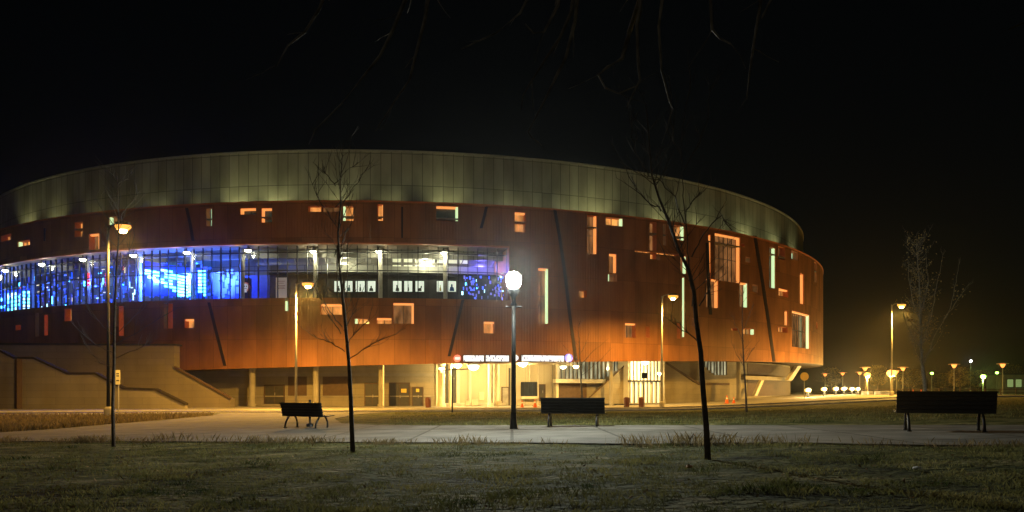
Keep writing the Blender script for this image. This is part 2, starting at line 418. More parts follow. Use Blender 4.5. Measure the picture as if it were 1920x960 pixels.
# windows of the red shell: x0,y0,x1,y1, pane kind, tubes (side+kind)
WIN = [
 (2,440,21,452,'warm',''),(33,451,56,461,'hot','Lg'),(140,416,155,444,'warm',''),(167,438,186,470,'dim','Tw Rw'),(204,406,220,421,'dim','Lg'),
 (387,391,397,424,'teal','Rg'),(450,390,480,402,'dark','Tw Lw'),(490,390,510,417,'dark','Tw Lw'),(578,386,602,397,'warm',''),(603,386,640,397,'dim',''),(643,386,663,414,'warm','Lg'),
 (708,383,718,414,'warm','Rw'),(818,386,859,414,'dark','Tw Rg'),(965,398,985,435,'warm','Tw'),(1101,397,1119,476,'dim','Rw'),(1136,400,1168,423,'hot','Rg'),
 (1218,412,1231,470,'dim',''),(1219,474,1231,486,'warm',''),(1243,412,1249,460,'green',''),(1264,416,1283,450,'warm','Rg'),(1142,476,1156,512,'dim','Rw Tw'),(1140,514,1157,528,'dim','Lg'),
 (1190,472,1272,476,'hot',''),(1232,479,1238,488,'green',''),(1276,480,1287,513,'dim','Rg Tw'),(1328,440,1333,528,'dim','Rw'),(1340,441,1388,528,'dim','Tw Rw'),
 (1390,457,1396,462,'hot',''),(1398,482,1407,492,'green',''),(1009,503,1028,607,'dim','Rg Tw'),(1086,545,1100,558,'hot',''),(1172,606,1192,633,'dim','Tw'),
 (1211,612,1218,633,'warm',''),(1269,606,1276,635,'dim',''),(1279,520,1284,632,'teal','Rg'),(1297,597,1303,612,'green',''),(1324,523,1347,577,'dim','Rw Tw'),
 (1387,530,1402,576,'dim','Rg Tw'),(1411,534,1421,548,'green',''),(1371,615,1383,620,'warm',''),(1392,616,1415,627,'hot','Rg'),
 (1443,464,1454,540,'teal','Rg'),(1459,442,1472,487,'dim',''),(1484,464,1496,487,'green',''),(1460,542,1478,556,'warm','Tw'),(1500,513,1507,570,'warm','Rw'),
 (1527,484,1531,529,'green',''),(1471,583,1477,610,'dim','Rw'),(1458,613,1477,623,'warm',''),(1485,586,1518,652,'dim','Tw Rg'),(1530,604,1533,617,'green',''),
 (29,609,39,619,'warm',''),(66,587,73,631,'teal',''),(83,590,90,629,'dim','Rw'),(121,579,134,602,'warm',''),(216,574,222,612,'teal',''),(223,574,232,630,'dim','Rw'),
 (307,568,313,616,'green',''),(315,568,324,616,'warm',''),(346,598,364,615,'warm','Tw'),(534,559,541,583,'teal','Lg'),(601,570,641,590,'warm','Tw'),
 (665,597,692,607,'warm','Lg'),(706,596,734,607,'warm','Tw'),(737,568,776,607,'dim','Tw Rw'),(907,603,927,625,'warm','Tw'),
]
TH_L = cyl_th(-60, RS)[0]-.12; TH_BR = cyl_th(955, RS)[0]
TH0, TH1 = radians(-178), radians(178)
wins = []
for w_ in WIN:
    x0, y0, x1, y1 = w_[:4]
    a, _ = on_cyl(x0, y0, RS); b, _ = on_cyl(x1, y0, RS); xm = (x0+x1)/2
    zt = on_cyl(xm, y0, RS)[1]; zl = on_cyl(xm, y1, RS)[1]
    wins.append((a, b, min(zl, Z_TOP-.5), min(zt, Z_TOP-.25), w_[4], w_[5]))
holes = [(a, b, zl, zt) for a, b, zl, zt, _, _ in wins] + [(TH_L, TH_BR, Z_BB, Z_BT)]
tb = sorted(set([round(TH0+i*radians(1), 6) for i in range(357)]+[round(t, 6) for h in holes for t in h[:2]]))
zbk = sorted(set([6.3, Z_TOP]+[round(z, 4) for h in holes for z in h[2:]]))
zbk = [None]+zbk
sh = MB(); vi = {}
def vid(i, j):
    k = (i, j)
    if k not in vi:
        z = zb(tb[i]) if zbk[j] is None else zbk[j]
        vi[k] = len(sh.v); sh.v.append(P(tb[i], RS, z))
    return vi[k]
for i in range(len(tb)-1):
    tm = (tb[i]+tb[i+1])/2
    colh = [h for h in holes if h[0] < tm < h[1]]
    for j in range(len(zbk)-1):
        lo = zbk[j] if zbk[j] is not None else 5.0; zm = (lo+zbk[j+1])/2
        if any(h[2] < zm < h[3] for h in colh): continue
        q = [vid(i, j), vid(i+1, j), vid(i+1, j+1), vid(i, j+1)]
        sh.f.append(q); sh.mi.append(0)
        for (ii, jj) in ((i, j), (i+1, j), (i+1, j+1), (i, j+1)):
            sh.uv.append((tb[ii]*RS, zb(tb[ii]) if zbk[jj] is None else zbk[jj]))
sh.has = True
shell = sh.build('red_shell', M['rust'], arena)
cp = MB(); patch(cp, TH0, TH1, Z_TOP-.02, Z_TOP+.12, RS+.06, RS-.5); cp.build('parapet_cap', M['reveal'], arena)
# underside of the shell, sloping with it
us = MB(); k = 150; vs = []
for i in range(k+1):
    th = radians(-90)+radians(200)*i/k
    vs += [P(th, RS-.004, zb(th)+.02), P(th, 66.5, zb(th)+.25)]
us.add(vs, [(i*2, i*2+1, i*2+3, i*2+2) for i in range(k)]); us.build('soffit', M['soffit'], arena)
# grey ring, roof
rm = MB(); patch(rm, TH0, TH1, 15.5, Z_RIM, RR, RR-.4); ring = rm.build('grey_ring', M['grey_panel'], arena)
rc2 = MB(); patch(rc2, TH0, TH1, Z_RIM-.02, Z_RIM+.16, RR+.10, RR-.6); rc2.build('ring_coping', M['greymetal'], arena)
ro = MB(); ro.lathe((CX, CY, 0), [(69.5, 25.6), (45, 27.2), (20, 28.2), (.01, 28.4)], 64); ro.build('roof', M['roofdark'], arena)
gt = MB(); patch(gt, TH0, TH1, 19.0, 19.15, RS-.01, RR-.05); gt.build('gutter_floor', M['soffit'], arena)
# floodlights in the gutter between shell and ring wash the ring from below; the weak ones are added fill between the pools
for px, e in ((-40, .7), (55, .9), (105, .6), (450, 1.1), (520, 1.0), (640, .75), (835, 1.0), (1075, .55), (1120, 1.1), (1235, .8), (1310, .8), (1395, 1.3), (1450, 1.3), (1485, 1.2), (300, .3), (730, .35), (960, .35), (180, .2), (240, .15), (380, .2), (580, .25), (900, .18), (1020, .2), (1180, .25), (1275, .2), (1355, .35), (1425, .3)):
    th, _ = cyl_th(px, RR); p = P(th, RR+1.5, 19.35)
    light('ring_flood_fill', 'SPOT', p, 500*e, (.95, .97, .40), arena, .15, (-sin(th)*.36, cos(th)*.36, 1), 100, 1)

# windows
for a, b, zl, zt, kind, tubes in wins:
    D = .75
    rv = MB()
    q = [P(a, RS, zl), P(b, RS, zl), P(b, RS, zt), P(a, RS, zt), P(a, RS-D, zl), P(b, RS-D, zl), P(b, RS-D, zt), P(a, RS-D, zt)]
    rv.add(q, [(0, 1, 5, 4), (1, 2, 6, 5), (2, 3, 7, 6), (3, 0, 4, 7)])
    wd = rv.build('window', M['reveal'], arena)
    pn = MB(); pn.add([P(a, RS-D+.01, zl), P(b, RS-D+.01, zl), P(b, RS-D+.01, zt), P(a, RS-D+.01, zt)], [(0, 1, 2, 3)])
    pn.build('pane', M['win_'+kind], wd)  # glow stands in for the lamplit inner faces of the reveal
    W = (b-a)*RS; H = zt-zl
    if W > 1.3 or H > 3.2:
        for i in range(1, max(2, int(W/.75))):
            fr = MB(); t = a+(b-a)*i/max(2, int(W/.75)); patch(fr, t-.0004, t+.0004, zl, zt, RS-D+.10, RS-D+.02); fr.build('mullion', M['darkmetal'], wd)
        if H > 2.2: fr = MB(); patch(fr, a, b, (zl+zt)/2-.03, (zl+zt)/2+.03, RS-D+.09, RS-D+.02); fr.build('transom', M['darkmetal'], wd)
    for t in tubes.split():
        tm_ = M['tube_green'] if t[1] == 'g' else M['tube_warm']; s_ = MB()
        e = min(.22, max(.1, W*.16))/RS
        if t[0] == 'R': patch(s_, b-e-.0002, b-.0002, zl+.04, zt-.04, RS-.12, RS-.45)
        if t[0] == 'L': patch(s_, a+.0002, a+e+.0002, zl+.04, zt-.04, RS-.12, RS-.45)
        if t[0] == 'T': patch(s_, a+.0004, b-.0004, zt-.2, zt-.02, RS-.14, RS-.45)
        s_.build('light_tube', tm_, wd)

# dark expansion slots running up the shell
for pts in ([(392,567),(405,620),(422,686)],[(350,390),(357,420),(362,452)],[(912,388),(907,410),(902,428)],[(868,562),(856,610),(842,668)],
            [(1040,392),(1050,450),(1060,520),(1068,590),(1080,676)],[(1415,442),(1428,520),(1440,600),(1451,678)],[(84,428),(84,452)],[(1326,455),(1328,530),(1332,590)],[(754,388),(754,446)]):
    wpx = 2.8 if len(pts) > 2 else 1.6
    s_ = MB()
    for (xa, ya), (xb, yb) in zip(pts[:-1], pts[1:]):
        A = [on_cyl(xa-wpx, ya, RS), on_cyl(xa+wpx, ya, RS), on_cyl(xb+wpx, yb, RS), on_cyl(xb-wpx, yb, RS)]
        vs = [P(t, RS+.05, z) for t, z in A]+[P(t, RS-.02, z) for t, z in A]
        s_.add(vs, [(0,1,2,3),(0,4,5,1),(1,5,6,2),(2,6,7,3),(3,7,4,0)])
    s_.build('joint_cover', M['slot'], arena)

# the concourse band: floor, ceiling, back walls, glazing
RG = 71.8
b_ = MB(); patch(b_, TH_L, TH_BR, Z_BT, Z_BT+.3, RS-.003, 62); b_.build('concourse_ceiling', M['soffit'], arena)
b_ = MB(); patch(b_, TH_L, TH_BR, Z_BT-.02, Z_BT+.14, RS+.09, RS-.3); b_.build('band_lintel', M['reveal'], arena)
b_ = MB(); patch(b_, TH_L, TH_BR, Z_BB-.3, Z_BB, RS-.003, 62); b_.build('concourse_floor', M['concrete'], arena)
b_ = MB(); patch(b_, TH_L, TH_BR, Z_BB, Z_BT, 66, 65.6); b_.build('concourse_wall', M['hall'], arena)
b_ = MB(); patch(b_, TH_BR, TH_BR+.003, Z_BB, Z_BT, RS-.01, 62); patch(b_, TH_L-.003, TH_L, Z_BB, Z_BT, RS-.01, 62); b_.build('band_cheek', M['reveal'], arena)
b_ = MB(); t0 = cyl_th(505, 69.8)[0]; patch(b_, t0, TH_BR-.002, Z_BB+.002, 13.75, 69.8, 69.5); b_.build('ticket_hall_wall', M['darkgrey'], arena)
b_ = MB(); patch(b_, t0, TH_BR-.002, 13.75, 14.0, 70.1, 69.3); b_.build('ticket_hall_fascia', M['darkmetal'], arena)
b_ = MB(); patch(b_, cyl_th(395, 69)[0], cyl_th(512, 69)[0], Z_BB+.002, 13.9, 69, 68.8); b_.build('blue_lit_wall', mat('blue_wall_paint', (.10, .16, .5), .5, var=.15), arena)
fr = MB(); n_m = int((TH_BR-TH_L)*RG/1.02)
for i in range(n_m+1):
    t = TH_L+(TH_BR-TH_L)*i/n_m; wth = (.05 if i % 4 else .10)/RG
    patch(fr, t-wth/2, t+wth/2, Z_BB+.003, Z_BT-.003, RG+.08, RG-.12)
for z in (Z_BB+.05, 13.9, 15.75): patch(fr, TH_L+.001, TH_BR-.001, z-.04, z+.04, RG+.06, RG-.1)
fr.build('curtain_wall_frame', M['darkmetal'], arena)
gl = MB(); vs = []
for i in range(n_m+1):
    t = TH_L+(TH_BR-TH_L)*i/n_m; vs += [P(t, RG, Z_BB+.004), P(t, RG, Z_BT-.004)]
gl.add(vs, [(i*2, i*2+2, i*2+3, i*2+1) for i in range(n_m)]); gl.build('glazing', M['glass'], arena)
cl = MB()
for px in (60, 165, 262, 362, 455, 592, 713, 835):
    t, _ = cyl_th(px, 70.6); cl.tube([P(t, 70.6, Z_BB), P(t, 70.6, Z_BT)], .24, n=10)
cl.build('concourse_columns', M['creampaint'], arena)
# trusses and ducts under the ceiling
tr = MB()
patch(tr, cyl_th(480, 68)[0], TH_BR-.01, 15.15, 15.4, 68, 67.7)
patch(tr, TH_L+.01, TH_BR-.01, 15.9, 16.15, 70.4, 70.2)
for px in range(500, 950, 28):
    t, _ = cyl_th(px, 68); tr.tube([P(t, 68.2, 15.2), P(t+.004, 70.3, 16.1)], .05, n=5)
tr.build('ceiling_truss', M['greymetal'], arena)
# lit panels high on the concourse wall
lp = MB()
for px in range(736, 880, 21): pxpatch(lp, px, 468, px+16, 499, 66.6, .1)
lp.build('lit_wall_panels', emat('hall_panel', (1, .95, .52), .75), arena)
# strip lighting: countless little blue, white and red lights seen through the glass
mats = [M['led_blue'], M['led_cyan'], M['led_white'], M['led_red'], M['led_warm'], M['led_deep'], M['led_violet']]
sl = MB()
def lightbit(px, py, wpx, hpx, R, mi):
    a, z = on_cyl(px, py, R); b2, _ = on_cyl(px+wpx, py, R); z2 = on_cyl(px, py+hpx, R)[1]
    if z > Z_BT-.25 or z2 < Z_BB+.03: return
    n0 = len(sl.f); patch(sl, a, b2, z2, z, R, R-.04)
    for i in range(n0, len(sl.f)): sl.mi[i] = mi
def bandy(px):   # top and bottom of the band in the photo at this column
    th, Y = cyl_th(px, RS); return HY-(Z_BT-CAMZ)*F/Y, HY-(Z_BB-CAMZ)*F/Y
for _ in range(400):
    px = random.uniform(-40, 270); t, b2 = bandy(px); py = t+(b2-t)*(random.betavariate(2.0, 1.5))
    mi = random.choices([0, 1, 2, 5, 4, 3], [26, 4, 6, 46, 3, 1])[0]
    vert = random.random() < .5
    lightbit(px, py, random.uniform(.9, 2.0) if vert else random.uniform(2, 7), random.uniform(4, 14) if vert else random.uniform(1.0, 2.2), random.uniform(66.4, 71), mi)
for _ in range(90):
    px = random.uniform(268, 395); t, b2 = bandy(px); py = t+(b2-t)*random.uniform(.06, .95)
    lightbit(px, py, random.uniform(1.5, 9), random.uniform(2, 8), random.uniform(66.4, 69), random.choices([0, 5, 1, 2], [40, 50, 5, 4])[0])
for _ in range(60):
    px = random.uniform(395, 450); t, b2 = bandy(px)
    lightbit(px, t+(b2-t)*random.uniform(.45, .95), random.uniform(3, 9), random.uniform(3, 18), 68.95+random.uniform(.05, .2), 5)
for _ in range(70):
    px = random.choice([random.gauss(884, 8), random.gauss(935, 6), random.uniform(858, 948)]); t, b2 = bandy(px)
    lightbit(px, t+(b2-t)*random.uniform(.55, .96), random.uniform(1.2, 4), random.uniform(2, 7), random.uniform(69.9, 71), random.choices([6, 0, 2, 1], [60, 25, 8, 7])[0])
for px in (163, 197):
    for k in range(4): lightbit(px, 512+k*6.4, 5, 5.2, 71, 3)
sl.build('strip_lighting', mats, arena)['kind'] = 'stuff'
# big light displays standing on the concourse
def led_display(px0, px1, y0, y1, slant, R, label, rows, cols, fill=.8, edge=None):
    th, z = on_cyl((px0+px1)/2, y1, R); base = P(th, R, Z_BB)
    r = empty('light_display', base); tag(r, label, 'light display', 'blue light displays behind the concourse glass')
    f_ = MB(); bm_ = MB(); B = Vector(base)
    def loc(px, py, off=0):
        t, zz = on_cyl(px, py, R+off); return Vector(P(t, R+off, max(Z_BB+.05, zz)))-B
    for i in range(rows):
        for j in range(cols):
            if random.random() > fill: continue
            u0 = px0+(px1-px0)*(j+.1)/cols; u1 = px0+(px1-px0)*(j+1.02)/cols; v = y0+(y1-y0)*(i+.15)/rows + slant*(j/cols-.5); h = (y1-y0)/rows*.66
            if edge and not edge((j+.5)/cols, (i+.5)/rows): continue
            s0 = slant*.92/cols
            c4 = [loc(u0, v+h), loc(u1, v+h+s0), loc(u1, v+s0), loc(u0, v)]; d4 = [q+Vector((0, .06, 0)) for q in c4]
            bm_.add(c4+d4, [(0,1,2,3),(0,4,5,1),(1,5,6,2),(2,6,7,3),(3,7,4,0)], mi=0 if random.random() < .7 else 1)
    bm_.build('light_bars', [M['led_cyan'], M['led_white']], r)
    bk = MB(); n0 = 8
    vs = []
    for i in range(n0+1):
        px = px0-3+(px1-px0+6)*i/n0; vs += [loc(px, y0-4+slant*(i/n0-.5), -.3), loc(px, y1+3, -.3)]
    vs += [v_+Vector((0, .08, 0)) for v_ in vs]; nn = 2*(n0+1)
    bk.add(vs, [(i*2, i*2+1, i*2+3, i*2+2) for i in range(n0)]+[(nn+i*2, nn+i*2+2, nn+i*2+3, nn+i*2+1) for i in range(n0)]+[(i*2, i*2+2, nn+i*2+2, nn+i*2) for i in range(n0)])
    bk.build('halo_panel', M['halo_blue'], r)  # added glowing panel stands in for the blue halo round the bars
    for px in (px0+2, px1-2):
        q = loc(px, y0, -.15); f_.tube([Vector((q.x, q.y, 0)), q], .05, n=6)
    f_.tube([loc(px0+2, y0, -.15), loc(px1-2, y0, -.15)], .05, n=6)
    f_.build('frame', M['darkmetal'], r)
    return r
led_display(268, 362, 500, 552, 16, 70.5, 'large fan of slanting cyan light bars behind the concourse glass', 9, 12, .86, lambda u, v: v > .10+.3*abs(u-.55) and v-u*.75 < .42 and v > .1)
led_display(352, 362, 512, 556, 0, 70.7, 'narrow cyan light column standing right of the slanting light bars', 8, 2, .9)
led_display(371, 385, 506, 556, 0, 70.6, 'cyan light column nearest the plain blue wall', 8, 3, .9)
led_display(42, 59, 545, 583, 0, 70.6, 'broad white blue light column near the left end of the concourse', 6, 3, .95)
led_display(0, 36, 549, 584, -6, 70.4, 'low spread of white blue light bars at the left end of the concourse', 5, 6, .8, lambda u, v: abs(u-.5)+abs(v-.5) < .75)

# lamps hanging under the lintel of the band
lampdata = [(-20, 508), (10, 508), (78, 497), (155, 486), (250, 476), (350, 468), (465, 462), (587, 475), (710, 475), (832, 476)]
sp = None
slabels = ['white lamp over the concourse at the far left end of its row', 'white lamp over the concourse at the left frame edge', 'third white lamp from the left end of the concourse row', 'white lamp over the concourse left of the arm street lamp', 'white lamp over the concourse just right of the leftmost young tree',
           'white lamp over the fan of blue light bars', 'white lamp over the plain blue wall of the concourse', 'white lamp over the pinkish white board in the concourse', 'white lamp over the gap between the two poster rows', 'white lamp in front of the cream lit panels in the concourse']
for i, (px, py) in enumerate(lampdata):
    R = 72.4 if i < 7 else 71.3
    th, z = on_cyl(px, py, R); z = min(z, Z_BT-.25); loc = P(th, R, Z_BT-.02)
    if sp is None:
        sp = empty('ceiling_lamp', loc)
        m1 = MB(); m1.tube([(0, 0, 0), (0, 0, -.3)], .05, n=8); m1.build('stem', M['darkmetal'], sp)
        m2 = MB(); m2.lathe((0, 0, -.3), [(.01, .05), (.20, .03), (.34, -.10), (.36, -.16), (.33, -.16)], 16); m2.build('lamp_shade', M['greymetal'], sp)
        m3 = MB(); m3.lathe((0, 0, -.46), [(.32, .0), (.28, -.11), (.15, -.18), (.01, -.2)], 16); m3.build('lens', M['soffit_lamp'], sp, True)
        light('lamp_light', 'POINT', (0, 0, -.85), 190, (1, .95, .62), sp, .15)
        o = sp
    else: o = copy_tree(sp); o.location = loc
    tag(o, slabels[i], 'ceiling lamp', 'lamps hung along the concourse')
for px, c, e in ((25, BLUE, 3500), (110, BLUE, 700), (190, BLUE, 900), (300, BLUE, 4500), (365, BLUE, 4500), (425, BLUE, 2200), (905, (.12, .10, 1), 900), (640, (1, .95, .6), 700), (800, (1, .95, .6), 1100)):
    th, _ = cyl_th(px, 69.3); light('concourse_light', 'POINT', P(th, 70.6 if c == BLUE else 68, 13.6 if c == BLUE else 15.0), e, c, arena, .3)

# posters on the ticket hall wall
post_x = [(627, 643), (647, 661), (667, 684), (688, 704), (737, 753), (758, 773), (779, 795), (819, 832), (839, 855)]
pl = ['leftmost of the lit posters, beside the second tree', 'lit poster with a tealish figure, second in the row of four', 'lit poster with a narrow dark figure, third in the row of four', 'lit poster with a large blocky dark figure closing the row of four',
      'lit poster with a broad dark figure opening the row of three', 'lit poster with a thin dark figure in the middle of the row of three', 'lit poster with a slanting dark figure closing the row of three', 'lit poster with a yellow figure, left one of the pair', 'lit poster with a blue field, right one of the pair']
M['poster_dark'] = mat('poster_ink', (.04, .045, .04), .5, var=.2); M['poster_teal'] = mat('poster_teal', (.05, .18, .2), .5); M['poster_yel'] = mat('poster_yellow', (.5, .36, .05), .5); M['poster_blue'] = mat('poster_blue', (.03, .12, .3), .5)
for i, (a, b) in enumerate(post_x):
    th, z1 = on_cyl((a+b)/2, 527, 69.9); _, z0 = on_cyl((a+b)/2, 547, 69.9)
    z0 = max(z0, Z_BB+.3); o = empty('poster', P(th, 69.9, z0), th); tag(o, pl[i], 'poster', 'lit posters on the ticket hall wall')
    wd = (b-a)/F*cyl_th((a+b)/2, 69.9)[1]; h = z1-z0
    m1 = MB(); m1.box((0, 0, h/2), (wd, .06, h)); m1.build('lit_panel', M['poster_white'], o)
    m2 = MB(); iw = [.24, .3, .14, .34, .3, .14, .3, .2, .4][i]*wd; hh = h*(.34+.1*(i % 3)/2)
    sk = [0, .05, 0, 0, -.04, 0, .16, 0, 0][i]
    prof = [(-iw*.7, .06*h), (-iw*.5, hh*.9), (-iw*.2+sk, hh*1.1), (-iw*.28+sk, hh*1.45), (sk, hh*1.7), (iw*.28+sk, hh*1.45), (iw*.2+sk, hh*1.1), (iw*.6, hh*.85), (iw*.75, .06*h)]
    m2.add([(x, -.045, z) for x, z in prof]+[(x, -.032, z) for x, z in prof], [tuple(range(9))]+[(j, (j+1) % 9, 9+(j+1) % 9, 9+j) for j in range(9)])
    m2.build('printed_figure', [M['poster_dark'], M['poster_teal'], M['poster_dark'], M['poster_dark'], M['poster_dark'], M['poster_dark'], M['poster_dark'], M['poster_yel'], M['poster_blue']][i], o)
    m3 = MB()
    for s in (-1, 1): m3.box((s*(wd/2+.03), 0, h/2), (.06, .09, h+.12))
    for z in (-.03, h+.03): m3.box((0, 0, z), (wd, .09, .06))
    m3.build('frame', M['darkmetal'], o)
# pinkish board and round emblem inside the glass
th, z1 = on_cyl(528, 511, 70.8); o = empty('notice_board', P(th, 70.8, Z_BB), th); tag(o, 'tall pinkish white board standing inside the glass beside the blue wall', 'board')
m1 = MB(); m1.box((0, 0, 1.2), (1.2, .06, 2.36)); m1.build('face', emat('board_face', (1, .8, .8), .16, (.7, .6, .58)), o)
m2 = MB()
for z, w2 in ((2.0, .7), (1.8, .5), (1.55, .8), (1.4, .6), (1.25, .75)): m2.box((0, -.036, z), (w2, .012, .05))
m2.build('faded_lines', mat('faded_red', (.45, .2, .2), .6), o)
th, z1 = on_cyl(461, 530, 70.6); o = empty('emblem_banner', P(th, 70.6, Z_BB), th); tag(o, 'banner with a round red and white emblem on the blue wall', 'banner')
m1 = MB(); m1.box((0, 0, 1.25), (1.25, .04, 2.3)); m1.build('cloth', mat('banner_blue', (.02, .04, .25), .7), o)
m2 = MB(); m2.lathe((0, 0, 0), [(.01, .05), (.48, .05), (.48, .02)], 20)
m2.v = [(x, -z, y+1.5) for x, y, z in m2.v]; m2.build('red_ring', emat('emblem_red', (1, .05, .1), .25), o)
m3 = MB(); m3.lathe((0, 0, 0), [(.01, .075), (.29, .075), (.29, .055)], 18); m3.v = [(x, -z, y*1.15+1.52) for x, y, z in m3.v]
m3.box((0, -.065, 1.06), (.24, .02, .26)); m3.build('white_face', emat('emblem_white', (.8, .85, 1), .5), o)
m4 = MB()
for s in (-1, 1): m4.box((s*.11, -.08, 1.56), (.12, .02, .12))
m4.box((0, -.08, 1.35), (.26, .02, .05)); m4.build('dark_marks', M['poster_dark'], o)

# ---- ground floor, set back under the shell
RW = 68.0
gf = MB(); k = 190; 
for seg in ((-80, 822, 'block'), (1040, 1178, 'block'), (1240, 1600, 'block')):
    s_ = MB(); a = cyl_th(seg[0], RW)[0]; b = cyl_th(seg[1], RW)[0]
    if seg[1] == 1600: b = radians(105)
    patch(s_, a, b, -.6, zb(a)+.3, RW, RW-.5, z1b=zb(b)+.3); s_.build('ground_floor_wall', M['block'], arena)
ew = MB(); pxpatch(ew, 820, 672, 1042, 790, 67.0, .4); ew.build('entrance_wall', M['cream'], arena)
ec = MB(); a = cyl_th(822, RW)[0]; patch(ec, a-.004, a, -.5, 4.6, RW+.2, 66.6); a = cyl_th(1042, RW)[0]; patch(ec, a, a+.004, -.5, 4.9, RW+.2, 66.6); ec.build('entrance_cheek', M['creampaint'], arena)
cf = MB(); pxpatch(cf, 820, 740, 1042, 790, 71.5, 5); 
# columns under the shell
for px, R, r, m_ in ((473, 71.5, .32, 'concrete'), (592, 71.5, .30, 'concrete'), (715, 71.5, .30, 'concrete'), (828, 71.6, .36, 'creampaint'), (845, 71.6, .18, 'creampaint'), (918, 71.2, .2, 'creampaint'), (931, 70.6, .3, 'creampaint'), (1385, 71.5, .28, 'concrete'), (1243, 71, .25, 'concrete'), (1146, 71, .2, 'concrete')):
    th, _ = cyl_th(px, R); s_ = MB(); x, y, _z = P(th, R, 0); g0 = G(x, y); top = zb(th)+.2
    s_.lathe((x, y, 0), [(r*1.3, g0-.2), (r*1.3, g0+.35), (r, g0+.4), (r, top-.25), (r*1.25, top-.2), (r*1.25, top+.1)], 14)
    s_.build('column', M[m_], arena, True)
def gpanel(name, x0, y0, x1, y1, m_, R=RW+.06, depth=.12, parent=None, sub=None):
    s_ = MB(); r = pxpatch(s_, x0, y0, x1, y1, R, depth); o = s_.build(name, M[m_] if isinstance(m_, str) else m_, parent or arena); return o, r
def door(x0, y0, x1, y1, m_='door', R=RW+.08, sign=None, leaves=2):
    o, (a, b, z0, z1) = gpanel('door', x0, y0, x1, y1, m_, R)
    f_ = MB(); e = .10/R
    patch(f_, a-e, a, z0, z1+.1, R+.06, R-.08); patch(f_, b, b+e, z0, z1+.1, R+.06, R-.08); patch(f_, a, b, z1, z1+.1, R+.06, R-.08)
    if leaves == 2: patch(f_, (a+b)/2-.0003, (a+b)/2+.0003, z0, z1, R+.02, R-.02)
    f_.build('frame', M['brown'], o)
    h_ = MB(); h_.box(P((a+b)/2+.001, R+.05, z0+1.05), (.05, .08, .3)); h_.build('handle', M['greymetal'], o)
    if sign:
        s_ = MB(); pxpatch(s_, *sign, R+.03, .02); s_.build('sign_plate', M['yellow'], o)
door(497, 723, 532, 757); door(685, 720, 711, 761); door(731, 719, 767, 762, sign=(752, 729, 762, 736)); door(774, 727, 792, 762, sign=(780, 729, 786, 735), leaves=1)
for r4 in ((605, 706, 655, 742), (540, 706, 575, 742)): gpanel('louvre_panel', *r4, 'brown', RW+.05)
for r4 in ((430, 700, 822, 705), (430, 742, 822, 744)): gpanel('wall_rail', *r4, 'concrete', RW+.12)
ER = 67.08
door(942, 727, 953, 761, 'greymetal', ER, leaves=1); door(1012, 722, 1021, 752, 'door', ER, leaves=1)
o, r = gpanel('window', 977, 717, 1007, 742, 'win_dark', ER)
s_ = MB()
for i in range(5):
    t = r[0]+(r[1]-r[0])*i/4; patch(s_, t-.0006, t+.0006, r[2], r[3], ER+.06, ER)
patch(s_, r[0], r[1], r[2]-.06, r[2], ER+.1, ER-.02); patch(s_, r[0], r[1], r[3], r[3]+.06, ER+.06, ER-.02); s_.build('frame', M['darkmetal'], o)
gpanel('notice', 899, 735, 908, 750, 'signwhite', ER)
for r4 in ((835, 680, 841, 764), (849, 690, 855, 764), (921, 680, 926, 764), (954, 690, 957, 762), (1036, 678, 1041, 760)): gpanel('shadow_gap', *r4, 'darkgrey', ER+.04, .1)
for r4 in ((856, 682, 862, 762), (880, 690, 884, 762), (924, 678, 928, 762), (992, 678, 994, 716), (1008, 678, 1010, 760)): gpanel('pilaster', *r4, 'creampaint', ER+.1, .2)
gpanel('entrance_step', 830, 756, 948, 764, 'kerb', 70.5, 1.5)
gpanel('counter', 978, 743, 1008, 748, 'creampaint', ER+.4, .4)
for i, (x0, y0, x1, y1, lab) in enumerate(((873, 751, 880, 760, 'small pale box at the left of the three against the entrance wall'), (884, 748, 896, 760, 'larger pale box in the middle of three against the entrance wall'), (932, 752, 940, 760, 'pale box beside the narrow grey entrance door'))):
    t_, z1_ = on_cyl((x0+x1)/2, y0, 70.9); z0_ = on_cyl((x0+x1)/2, y1, 70.9)[1]; Yb = cyl_th(x0, 70.9)[1]
    e_ = empty('storage_box', P(t_, 70.9, z0_), t_); tag(e_, lab, 'box', 'pale boxes at the entrance'); w_ = (x1-x0)/F*Yb; h_ = z1_-z0_
    q1 = MB(); q1.box((0, 0, h_*.46), (w_, .4, h_*.92)); q1.build('body', M['creampaint'], e_); q2 = MB(); q2.box((0, 0, h_*.96), (w_+.05, .45, h_*.08)); q2.build('lid', M['kerb'], e_)
# dark recess with balcony, glazed band and stair right of the entrance
gpanel('recess_panel', 1044, 719, 1100, 757, 'brown', RW+.05)
gpanel('balcony_beam', 1042, 711, 1136, 718, 'creampaint', RW+.9, .9)
def glowbars(x0, y0, x1, y1, n, m_, R, name, cut=None, gap=.45):
    s_ = MB()
    for i in range(n):
        xa = x0+(x1-x0)*i/n; xb = xa+(x1-x0)/n*(1-gap*random.uniform(.6, 1.3)); yb = y1 if not cut else min(y1, cut(xa))
        if yb-y0 > 2: pxpatch(s_, xa, y0, xb, yb, R, .05)
    o = s_.build(name, m_, arena)
    for i in range(n+1):
        xa = x0+(x1-x0)*i/n; yb = y1 if not cut else min(y1, cut(xa))
        if yb-y0 > 2: s2 = MB(); pxpatch(s2, xa-.5, y0, xa+.5, yb, R+.07, .06); s2.build('mullion', M['darkmetal'], o)
    return o
glowbars(1045, 677, 1168, 710, 16, M['glow_pale'], RW+.06, 'stair_glazing', lambda x: 716-(x-1122)*.66 if x > 1122 else 710)
glowbars(1316, 678, 1363, 703, 8, M['glow_pale'], RW+.06, 'stair_glazing', lambda x: 678+(x-1310)*.9)
glowbars(1182, 674, 1240, 713, 9, M['glow_yellow'], 70.2, 'vestibule_glazing', gap=.38)
